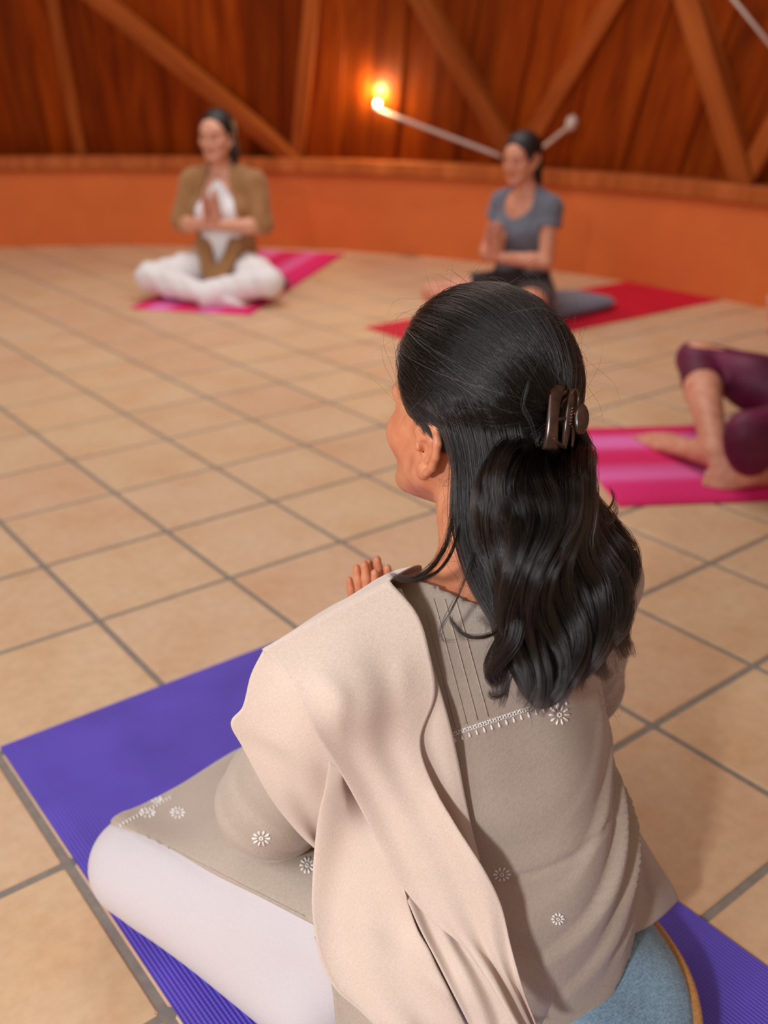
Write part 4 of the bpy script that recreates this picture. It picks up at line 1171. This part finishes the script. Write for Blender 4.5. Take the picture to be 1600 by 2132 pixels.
def mat_strand(name, col, rough=0.28, spec=0.6):
    mt, nt, b = new_mat(name)
    nt.nodes.remove(b)
    h = N(nt, 'ShaderNodeBsdfHairPrincipled'); h.parametrization = 'COLOR'
    inf = N(nt, 'ShaderNodeHairInfo')
    r = ramp(nt, [(0.0, tuple(x * 0.6 for x in col[:3]) + (1,)), (0.7, col), (1.0, tuple(min(1, x * 2.2) for x in col[:3]) + (1,))]); L(nt, inf.outputs['Random'], r.inputs[0])
    L(nt, r.outputs[0], h.inputs['Color'])
    h.inputs['Roughness'].default_value = rough; h.inputs['Radial Roughness'].default_value = 0.35
    for nm in ('Random Roughness',):
        if nm in h.inputs: h.inputs[nm].default_value = 0.3
    L(nt, h.outputs[0], nt.nodes['Material Output'].inputs['Surface'])
    return mt
M_STRAND = mat_strand('near_black_hair', (0.0055, 0.0036, 0.003, 1), 0.22)
M_GREY = mat_strand('greying_hair', (0.22, 0.16, 0.12, 1))
M_HBASE = mat_hairmesh('hair_mass', srgb(14, 10, 9), srgb(26, 19, 16), 0.5)

def frames(P):
    T_ = np.gradient(P, axis=0); T_ /= np.linalg.norm(T_, axis=1)[:, None] + 1e-12
    ref = CAM_R[0]; X = []
    x = ref - T_[0] * (ref @ T_[0]); x /= np.linalg.norm(x); X.append(x)
    for k in range(1, len(P)):
        x = X[-1] - T_[k] * (X[-1] @ T_[k]); X.append(x / (np.linalg.norm(x) + 1e-12))
    X = np.array(X); return X, np.cross(T_, X)
def lock(ctrl, n, r0, r1, turns=0.0, amp=0.0, phase=0.0, twist=0.6, k=26, frizz=0.0008, flat=1.0, taper=1.0, ragged=0.10):
    """a bundle of strands following ctrl (world points), waving towards and across the viewer's side"""
    C = catmull(ctrl, k); X, Y = frames(C); t = np.linspace(0, 1, k)
    a = amp * np.minimum(1, t * 2.2) * (1 - 0.15 * t)
    ph = 2 * math.pi * turns * t + phase
    C = C + (a * 0.8 * np.cos(ph))[:, None] * X + (a * np.sin(ph))[:, None] * Y
    X, Y = frames(C)
    rad = r0 * (1 - t) + r1 * t
    rad = rad * (0.55 + 0.45 * np.sin(np.pi * np.clip(t * 1.1 + 0.12, 0, 1))) if taper else rad
    out = []
    nw = 5; wisps = [(math.sqrt(random.random()), random.uniform(0, 2 * math.pi), random.uniform(-0.25, 0.25)) for _ in range(max(1, n // 28))]
    for _ in range(n):
        if random.random() < 0.75 and n > 40:       # strands clump into wisps
            r_, t_, w_ = random.choice(wisps); rho = r_ + random.gauss(0, 0.10); th = t_ + random.gauss(0, 0.16); dw = w_
        else:
            rho = math.sqrt(random.random()); th = random.uniform(0, 2 * math.pi); dw = random.uniform(-0.2, 0.2)
        ang = th + (twist + dw) * 2 * math.pi * t
        end = 1 - ragged * random.random() ** 1.5
        P = C + (rho * rad * np.cos(ang))[:, None] * X + (rho * rad * flat * np.sin(ang))[:, None] * Y
        nz = rng.normal(0, 1, (4, 3)) * frizz
        P = P + catmull(nz, k) * t[:, None] ** 0.5
        P = catmull(P[:max(4, int(round(k * end)))], k)
        out.append(P)
    return out

def surf_depth(u, v):
    p = HC + HS * (ell_hit(u, v) @ HBm); return (p - CAM_C) @ CAM_R[2]
def build_hair():
    # --- dark mass underneath, so the scalp never shows
    S = Sculpt.box(HC - np.array([0.16, 0.20, 0.30]), HC + np.array([0.16, 0.16, 0.17]), 0.0035)
    S.ell(HC + HS * (H_C @ HBm), (H_R - 0.004) * HS, HBm, 0.01)
    # keep clear of face and ears
    S.ell(hl(0, 0.100, -0.020), np.array((0.070, 0.072, 0.092)) * HS, HBm, 0.010, 's')
    for e in (1, -1):
        S.ell(hl(e * 0.086, 0.018, -0.030), np.array((0.028, 0.042, 0.050)) * HS, HBm, 0.008, 's')
        S.ell(hl(e * 0.092, -0.014, -0.006), np.array((0.026, 0.034, 0.038)) * HS, HBm, 0.006, 's')
    S.ell(hl(0, 0.035, -0.085), np.array((0.078, 0.070, 0.060)) * HS, HBm, 0.010, 's')
    cols = [(1100, 960, 0.945, 0.040), (1100, 1080, 0.930, 0.046), (1125, 1190, 0.910, 0.052), (1150, 1290, 0.895, 0.052), (1165, 1370, 0.880, 0.044), (1165, 1415, 0.880, 0.030)]
    S.chain([at_depth(u, v, d) for u, v, d, r in cols], [r for *_, r in cols], 0.02)
    me = S.mesh('hair', 2)
    V = verts_of(me); nn = normals_of(me)
    base = link('hair', me, M_HBASE); adopt(MAIN, base)
    # --- swept back from the hairline to the clip
    k = 24; paths = []; rad = []
    tgt0 = ell_dir(CLIP_L)
    side_u = unit(np.cross(tgt0, np.array([1.0, 0, 0]))); side_u = side_u if side_u[2] > 0 else -side_u
    def okroot(p):
        x, y, z = p; ax = abs(x)
        if z > 0.075 and y < 0.088: return True
        line = 0.040 + 0.3 * (y - 0.02) if y > 0.02 else 0.030 - 0.25 * (0.02 - y) * 0.0
        if y > 0.075: return z > 0.072
        if y > 0.03: return z > 0.012 + 1.2 * (y - 0.03)
        if y > 0.004: return z > 0.004
        if y > -0.045: return z > 0.034
        return z > -0.035
    want = 8200
    while len(paths) < want:
        d = unit(rng.normal(0, 1, 3))
        if random.random() < 0.45:                   # hairline roots
            an = random.uniform(-1.9, 1.9); y = 0.02 + 0.062 * math.cos(an); x = 0.080 * math.sin(an)
            d = ell_dir((x, 0.030 + 0.055 * math.cos(an), 0.020 + 0.060 * math.cos(an * 0.9) + random.uniform(-0.004, 0.02)))
        p0 = ell_pt(d)
        if not okroot(p0): continue
        if d @ tgt0 > 0.93: continue
        sp = random.uniform(-0.24, 0.20)
        tg = unit(tgt0 + side_u * sp + rng.normal(0, 0.03, 3))
        om = math.acos(np.clip(d @ tg, -1, 1))
        t = np.linspace(0, 1, k)
        D = (np.sin((1 - t) * om)[:, None] * d + np.sin(t * om)[:, None] * tg) / math.sin(om)
        # sides droop on their way back
        droop = 0.30 * (abs(d[0]) ** 1.5) * (1 if d[2] < 0.75 else 0.4)
        D = D - np.array([0, 0, 1.0]) * (droop * np.sin(np.pi * t) * (1 - 0.3 * t))[:, None]
        D /= np.linalg.norm(D, axis=1)[:, None]
        lay = random.random() ** 0.6
        lift = -0.006 + 0.008 * lay - 0.010 * (1 - np.minimum(1, t * 6)) * (0.6 + 0.4 * lay) - 0.012 * sstep(0.88, 1.0, t)
        lift = lift + 0.0035 * np.sin(np.pi * t) ** 2 * math.sin(d[0] * 60 + d[2] * 40) * 0.6
        nz = catmull(rng.normal(0, 0.0006, (5, 3)), k)
        Pl = H_C + D * (H_R[None, :] + lift[:, None]) + nz
        paths.append(HC + HS * (Pl @ HBm)); rad.append(random.uniform(0.00010, 0.00019))
    n_main = len(paths)
    # --- straight fall behind the ear, then curled locks from under the clip
    def W(*pts): return [at_depth(u, v, d) for u, v, d in pts]
    LOCKS = []
    for i in range(16):                               # behind the ear down the neck
        f = i / 15.0
        u0 = 956 + 135 * f; top = (u0 - 2, 872 - 40 * f, 0.938 - 0.03 * f)
        LOCKS.append((W(top, (u0, 985, 0.908 - 0.022 * f), (956 + 135 * f, 1090, 0.900 - 0.018 * f), (985 + 130 * f, 1200, 0.885 - 0.02 * f), (1040 + 90 * f, 1310, 0.868 - 0.015 * f), (1062 + 80 * f, 1400, 0.862 - 0.01 * f)), 170, 0.011, 0.009, 0.0, 0.0, 0, 0.2))
    curls = [  # (start, through, end) of the big curls
        [(1105, 880, .880), (1062, 975, .858), (1045, 1070, .842), (1065, 1160, .832), (1075, 1260, .832), (1080, 1370, .838), (1075, 1450, .845)],
        [(1130, 925, .868), (1095, 1010, .850), (1090, 1100, .832), (1110, 1190, .824), (1120, 1290, .826), (1115, 1390, .832), (1105, 1472, .840)],
        [(1150, 930, .866), (1130, 1010, .846), (1135, 1110, .830), (1150, 1210, .822), (1155, 1310, .824), (1150, 1400, .830), (1140, 1474, .838)],
        [(1165, 935, .868), (1165, 1020, .852), (1180, 1120, .838), (1190, 1220, .830), (1195, 1320, .830), (1190, 1400, .836), (1180, 1462, .842)],
        [(1180, 935, .875), (1195, 1015, .866), (1220, 1110, .854), (1230, 1210, .846), (1235, 1310, .844), (1225, 1390, .848), (1215, 1446, .852)],
        [(1188, 930, .885), (1210, 1005, .884), (1240, 1090, .878), (1262, 1190, .870), (1270, 1280, .866), (1265, 1350, .866), (1255, 1415, .868)],
        [(1180, 930, .900), (1205, 1000, .905), (1240, 1080, .905), (1275, 1170, .900), (1292, 1250, .896), (1300, 1310, .894), (1290, 1370, .892)],
        [(1080, 890, .895), (1042, 1020, .870), (1040, 1140, .856), (1055, 1240, .848), (1058, 1330, .850), (1050, 1410, .854), (1032, 1446, .858)],
    ]
    for ci, c in enumerate(curls):
        for rep in range(3):
            ph = ci * 0.75 + rep * 0.5
            j = rng.normal(0, 7, (len(c), 2)); j[0] *= 0.5
            pts = [(u + j[q, 0], v + j[q, 1] * 0.6, d + 0.016 * (rep - 1)) for q, (u, v, d) in enumerate(c)]
            us = 1118 + 72 * ci / 7.0 if ci < 7 else 1100
            pts[0] = (us, 880, surf_depth(us, 880) + 0.016); pts.insert(1, ((us + pts[1][0]) / 2, 938, surf_depth((us + pts[1][0]) / 2, 938) + 0.006))
            LOCKS.append((W(*pts), 300, 0.0185, 0.012, 2.1, 0.0125, ph, 0.45))
    # hair from the side of the head that turns down behind the ear
    for i in range(56):
        f = random.random(); u0 = 952 + 138 * f + random.uniform(-6, 6); vt = random.uniform(-28, 22)
        q = [(u0 - 120 + 50 * f, 800 - 20 * f + vt * 0.6), (u0 - 62 + 28 * f, 846 - 12 * f + vt), (u0 - 20 + 8 * f, 902 + vt * 0.5)]
        ld = [0.006, 0.0005, -0.001]
        LOCKS.append(([at_depth(a_, b_, surf_depth(a_, b_) + c_) for (a_, b_), c_ in zip(q, ld)]
                      + W((u0, 985, 0.900 - 0.022 * f), (956 + 135 * f, 1090, 0.896 - 0.018 * f), (985 + 130 * f, 1200, 0.883 - 0.02 * f), (1040 + 90 * f, 1310, 0.868 - 0.015 * f)), 34, 0.0055, 0.009, 0.0, 0.0, 0, 0.1))
    for spec in LOCKS:
        c, n, r0, r1, turns, amp, ph, tw = spec
        ls = lock(c, n, r0, r1, turns, amp, ph, tw, k=k)
        paths += ls; rad += [random.uniform(0.00010, 0.00019) for _ in ls]
    # --- single flicks that stand out
    FLICKS = [
        (W((952, 1000, .905), (942, 1080, .895), (925, 1140, .885), (890, 1185, .875), (845, 1203, .872), (806, 1190, .875)), 90, 0.0045, 0.0025),
        (W((960, 1060, .90), (945, 1140, .885), (915, 1190, .875), (870, 1212, .868), (825, 1210, .868)), 50, 0.0030, 0.0015),
        (W((1060, 1290, .85), (1020, 1322, .845), (975, 1326, .845), (945, 1300, .848), (936, 1282, .850)), 55, 0.0030, 0.0012),
        (W((985, 1150, .88), (962, 1220, .872), (935, 1275, .868), (918, 1310, .868), (925, 1334, .866), (955, 1332, .865)), 14, 0.0022, 0.0010),
        (W((1215, 1000, .90), (1235, 1045, .90), (1262, 1062, .90), (1279, 1040, .90), (1270, 1012, .905)), 30, 0.0026, 0.0012),
        (W((1205, 985, .90), (1228, 980, .90), (1242, 962, .90), (1238, 940, .905), (1220, 930, .91)), 16, 0.0024, 0.0010),
        (W((1230, 1070, .88), (1262, 1090, .88), (1282, 1070, .88), (1280, 1040, .885)), 26, 0.0030, 0.0012),
        (W((1060, 1400, .85), (1048, 1440, .85), (1028, 1448, .85), (1018, 1438, .852)), 60, 0.0050, 0.0030),
        (W((1280, 1180, .90), (1302, 1250, .905), (1306, 1310, .91), (1300, 1345, .91)), 60, 0.0050, 0.0020),
        (W((1120, 930, .87), (1105, 880, .868), (1090, 845, .868), (1100, 800, .866), (1112, 775, .868)), 7, 0.0020, 0.0016),
    ]
    for c, n, r0, r1 in FLICKS:
        ls = lock(c, n, r0, r1, 0, 0, 0, 0.4, k=k, frizz=0.0012, taper=0); paths += ls; rad += [random.uniform(0.00009, 0.00015) for _ in ls]
    # --- fly-away hairs
    for _ in range(420):
        if random.random() < 0.5:
            d = unit(rng.normal(0, 1, 3) + np.array([0, -0.2, 0.7])); p = ell_pt(d)
            if not okroot(p) : continue
            p = HC + HS * (p @ HBm); dn = unit((d / H_R) @ HBm); tn = unit(np.cross(dn, rng.normal(0, 1, 3)))
            ln = random.uniform(0.015, 0.055); w = random.uniform(0.1, 0.55)
            c = [p, p + (tn * 0.4 + dn * w * 0.4) * ln, p + (tn * 0.8 + dn * w * 0.7) * ln + rng.normal(0, 0.003, 3), p + (tn * 1.2 + dn * w * 0.6) * ln + rng.normal(0, 0.005, 3)]
        else:
            y = random.uniform(960, 1440); sd = random.random()
            xl = np.interp(y, [960, 1100, 1200, 1300, 1440], [930, 930, 985, 1040, 1040]); xr = np.interp(y, [960, 1080, 1250, 1440], [1205, 1260, 1305, 1270])
            x = xl + 20 if sd < 0.3 else (xr - 25 if sd < 0.75 else random.uniform(xl, xr)); sg = -1 if sd < 0.3 else 1
            dd = 0.875 + random.uniform(-0.03, 0.02) - (0.04 if sd >= 0.75 else 0)
            c = [(x, y), (x + sg * random.uniform(5, 28), y + random.uniform(10, 45)), (x + sg * random.uniform(5, 45), y + random.uniform(20, 80)), (x + sg * random.uniform(-10, 50), y + random.uniform(10, 100))]
            c = W(*[(a, b, dd + random.uniform(-0.004, 0.004)) for a, b in c])
        paths.append(catmull(c, k)); rad.append(random.uniform(0.00006, 0.00010))
    hair_strands('hair_strands', paths, rad, M_STRAND, base)
    # --- a few greying hairs on the crown
    gp = []
    for i in rng.choice(n_main, 90, replace=False): 
        P = paths[i]; cen = HC + HS * (H_C @ HBm); gp.append(cen + (P - cen) * 1.006)
    hair_strands('grey_strands', gp, [0.00010] * len(gp), M_GREY, base)
build_hair()

# ------------------------------------------------------------------ claw clip
def hair_clip():
    c0 = HC + HS * (CLIP_L @ HBm)
    dpt = (c0 - CAM_C) @ CAM_R[2]
    mt, nt, b = new_mat('tortoise_plastic')
    n1 = N(nt, 'ShaderNodeTexNoise', i_Scale=60.0); L(nt, coords(nt, 'Object'), n1.inputs['Vector'])
    r = ramp(nt, [(0.35, srgb(40, 23, 17)), (0.7, srgb(80, 47, 32))]); L(nt, n1.outputs[0], r.inputs[0]); L(nt, r.outputs[0], b.inputs['Base Color'])
    b.inputs['Roughness'].default_value = 0.22; b.inputs['Specular IOR Level'].default_value = 0.4
    m2, nt2, b2 = new_mat('steel_spring'); b2.inputs['Metallic'].default_value = 1.0; b2.inputs['Base Color'].default_value = srgb(150, 130, 115); b2.inputs['Roughness'].default_value = 0.3
    def Wp(u, v, lift): return at_depth(u, v, dpt - lift)
    root = empty('hair_clip', c0); tag(root, 'dark brown plastic claw clip holding the black hair at the back of the head', 'hair clip')
    view = CAM_R[2]
    def bar(name, pts, widths, thick, mat, n=24):
        C = catmull([Wp(*p) for p in pts], n); wd = catmull([[w] for w in widths], n)[:, 0] * dpt / FPX
        T_ = np.gradient(C, axis=0); T_ /= np.linalg.norm(T_, axis=1)[:, None]
        X = np.cross(T_, view); X /= np.linalg.norm(X, axis=1)[:, None]; Y = np.cross(X, T_)
        a = np.linspace(0, 2 * math.pi, 14, endpoint=False)
        sq = lambda c_: np.sign(c_) * np.abs(c_) ** 0.7
        G = C[:, None] + (wd[:, None] * sq(np.cos(a)))[..., None] * X[:, None] + (thick * sq(np.sin(a)))[None, :, None] * Y[:, None]
        V = np.vstack([G.reshape(-1, 3), C[:1], C[-1:]]); F = [tuple(map(int, f)) for f in grid_faces(n, 14, True)]
        e0, e1 = n * 14, n * 14 + 1
        F += [(e0, (q + 1) % 14, q) for q in range(14)] + [(e1, (n - 1) * 14 + q, (n - 1) * 14 + (q + 1) % 14) for q in range(14)]
        return link(name, mesh_py(name, V, F), mat)
    LF = 0.016
    jaw = bar('jaw', [(1158, 801, LF), (1156, 830, LF + .003), (1152, 868, LF + .004), (1149, 905, LF + .003), (1146, 936, LF)], [19.5, 13.5, 12.5, 13.5, 17.5], 0.0028, mt)
    subs = []
    for pts, w in (([(1156, 852, LF + .002), (1163, 828, LF + .003), (1180, 814, LF - .002)], [4.5, 4, 4.5]), ([(1152, 874, LF + .003), (1166, 873, LF + .004), (1182, 870, LF)], [5, 4, 5]),
                   ([(1150, 895, LF + .002), (1157, 918, LF + .003), (1172, 930, LF - .002)], [4.5, 4, 4.5]), ([(1166, 850, LF), (1172, 838, LF), (1180, 830, LF - .002)], [2.5, 2.5, 2.5])):
        subs.append(bar('strut', pts, w, 0.0022, mt, 12))
    for v in (812, 838, 864, 890, 916, 930):
        subs.append(bar('tooth', [(1148, v, LF), (1136, v + 2, LF - .008), (1130, v + 3, LF - .022)], [4, 3, 1.5], 0.0018, mt, 10))
    jaw2 = bar('jaw', [(1192, 812, LF - .004), (1187, 850, LF), (1181, 890, LF), (1175, 933, LF - .004)], [6, 8, 8, 6], 0.003, mt)
    loop = bar('strut', [(1190, 822, LF), (1198, 811, LF), (1205, 824, LF - .003), (1203, 848, LF - .003), (1196, 864, LF)], [3, 3, 3.2, 3, 3], 0.0018, mt, 20)
    low = bar('strut', [(1192, 885, LF), (1194, 905, LF - .003), (1192, 930, LF - .006)], [3, 3.2, 2.5], 0.0018, mt, 14)
    # thumb tab: a rounded lens of plastic
    V, F = [], []; cu, cv = 1212, 873
    ctr = Wp(cu, cv, LF); n = 20; rings = [(1.0, 0.0), (0.9, 0.0016), (0.5, 0.0026), (0.02, 0.0028)]
    pv = []
    for s_ in (1, -1):
        for (q, h) in (rings if s_ > 0 else rings[1:]):
            for t in range(n):
                a_ = 2 * math.pi * t / n; du = 15.5 * math.cos(a_) * q; dv = 33 * math.sin(a_) * q * (1 - 0.10 * math.cos(a_))
                pv.append(at_depth(cu + du - 0.06 * dv, cv + dv, dpt - LF + 0.18 * du * dpt / FPX) - view * h * s_)
    F = [tuple(map(int, f)) for f in grid_faces(4, n, True)]
    off = 4 * n
    F += [(t, (t + 1) % n, off + (t + 1) % n, off + t)[::-1] for t in range(n)]
    F += [tuple(int(x) + off for x in f)[::-1] for f in grid_faces(3, n, True)]
    tab = link('thumb_tab', mesh_py('thumb_tab', pv, F), mt)
    coil = []
    for t in np.linspace(0, 1, 90): coil.append(Wp(1193 - 5 * t + 3.2 * math.cos(t * 38), 848 + 40 * t, LF + 0.001 + 0.0022 * math.sin(t * 38)))
    V, F = tube_mesh([(coil, 0.0005)], 6); sp = link('spring', mesh_py('spring', V, F), m2)
    adopt(root, jaw, jaw2, tab, sp); adopt(jaw, *subs); adopt(jaw2, loop, low)
hair_clip()
# ------------------------------------------------------------------ white embroidery, pintucks on the kurta
BK = bvh_of(KURTA); BS = bvh_of(SKIRT)
def on_cloth(u, v, lift=0.0006):
    best = None
    for tr in (BK, BS):
        h = tr.ray_cast(Vector(CAM_C), Vector(ray_dir(u, v)))
        if h[0] is not None and (best is None or h[3] < best[3]): best = h
    if best is None: return None
    p, n = np.array(best[0]), np.array(best[1])
    if n @ (CAM_C - p) < 0: n = -n
    return p + n * lift
def stitches(name, segs, parent, mat=M_THREAD):
    """segs: list of (pixel polyline, radii); each stitch is a small raised thread"""
    tubes = []
    for pts, rad in segs:
        P = [on_cloth(*p) for p in pts]
        if any(x is None for x in P): continue
        P = np.array(P)
        if np.linalg.norm(np.diff(P, axis=0), axis=1).max() > 0.03: continue
        tubes.append((P, rad))
    if not tubes: return
    V, F = tube_mesh(tubes, 6); o = link(name, mesh_py(name, V, F), mat); adopt(parent, o); return o
def flower(cu, cv, r, parent, sq=1.0, n=10, rot=0.0):
    segs = []
    for k in range(n):
        a = 2 * math.pi * k / n + rot; c_, s_ = math.cos(a), math.sin(a) * sq
        segs.append(([(cu + c_ * r * q, cv + s_ * r * q) for q in (0.42, 0.6, 0.85, 1.0)], [0.0004, 0.0009, 0.0014, 0.0005]))
    for k in range(8):
        a = 2 * math.pi * k / 8; c_, s_ = math.cos(a), math.sin(a) * sq
        segs.append(([(cu + c_ * r * 0.12, cv + s_ * r * 0.12), (cu + c_ * r * 0.24, cv + s_ * r * 0.24)], [0.0008, 0.0008]))
    stitches('embroidered_flower', segs, parent)
flower(1165, 1488, 22, KURTA); flower(545, 1745, 20, KURTA, 0.8); flower(1045, 1820, 19, KURTA, 0.8); flower(1162, 1913, 14, KURTA, 0.9)
flower(371, 1692, 16, SKIRT, 0.8); flower(308, 1692, 18, SKIRT, 0.6); flower(326, 1664, 13, SKIRT, 0.6); flower(640, 1802, 16, SKIRT, 1.1); flower(270, 1678, 14, SKIRT, 0.7)
flower(1312, 1345, 12, KURTA, 1.2)
# band across the back under the pintucks
A_, B_ = np.array((944.0, 1531.0)), np.array((1180.0, 1452.0)); segs = []
n = 46
for k in range(n):
    q = A_ + (B_ - A_) * k / n; q2 = A_ + (B_ - A_) * (k + 1) / n; nr_ = np.array((0.32, 0.95))
    segs.append(([tuple(q - nr_ * 7), tuple(q2 - nr_ * 7)], [0.0005, 0.0005])); segs.append(([tuple(q), tuple(q2)], [0.0005, 0.0005]))
    segs.append(([tuple(q - nr_ * (7 if k % 2 else 0)), tuple(q2 - nr_ * (0 if k % 2 else 7))], [0.0006, 0.0006]))
    if k % 3 == 0: segs.append(([tuple(q + nr_ * 3), tuple(q + nr_ * 7), tuple(q + nr_ * 12), tuple(q + nr_ * 15)], [0.0004, 0.0009, 0.0014, 0.0005]))
stitches('embroidered_band', segs, KURTA)
# zigzag border at the knee
A_, B_ = np.array((250.0, 1716.0)), np.array((360.0, 1655.0)); segs = []
for k in range(16):
    q = A_ + (B_ - A_) * k / 16; q2 = A_ + (B_ - A_) * (k + 1) / 16; o_ = np.array((3, 5.0))
    segs.append(([tuple(q), tuple(q + o_)], [0.0011, 0.0007])); segs.append(([tuple(q), tuple(q2)], [0.0005, 0.0005]))
stitches('embroidered_band', segs, SKIRT)
for i in range(8):                                  # pintucks
    t = np.linspace(0, 1, 14); u0, v0, u1, v1 = 880 + 23 * i, 1246 + 1 * i, 950 + 22 * i, 1514 - 7.5 * i
    stitches('pintuck', [([(u0 + (u1 - u0) * q, v0 + (v1 - v0) * q) for q in t], [0.0006] * 14)], KURTA, M_KURTA)
# stitched edge of the neckline
t = np.linspace(0, 1, 20)
stitches('neck_stitching', [([(852 + 170 * q, 1240 + 16 * math.sin(math.pi * q)) for q in t], [0.0006] * 20)], KURTA, M_KURTA)

t = np.linspace(0, 1, 40)
stitches('hem_stitching', [([(236 + 400 * q, 1706 + 202 * q) for q in t], [0.0004] * 40)], SKIRT, M_KURTA)
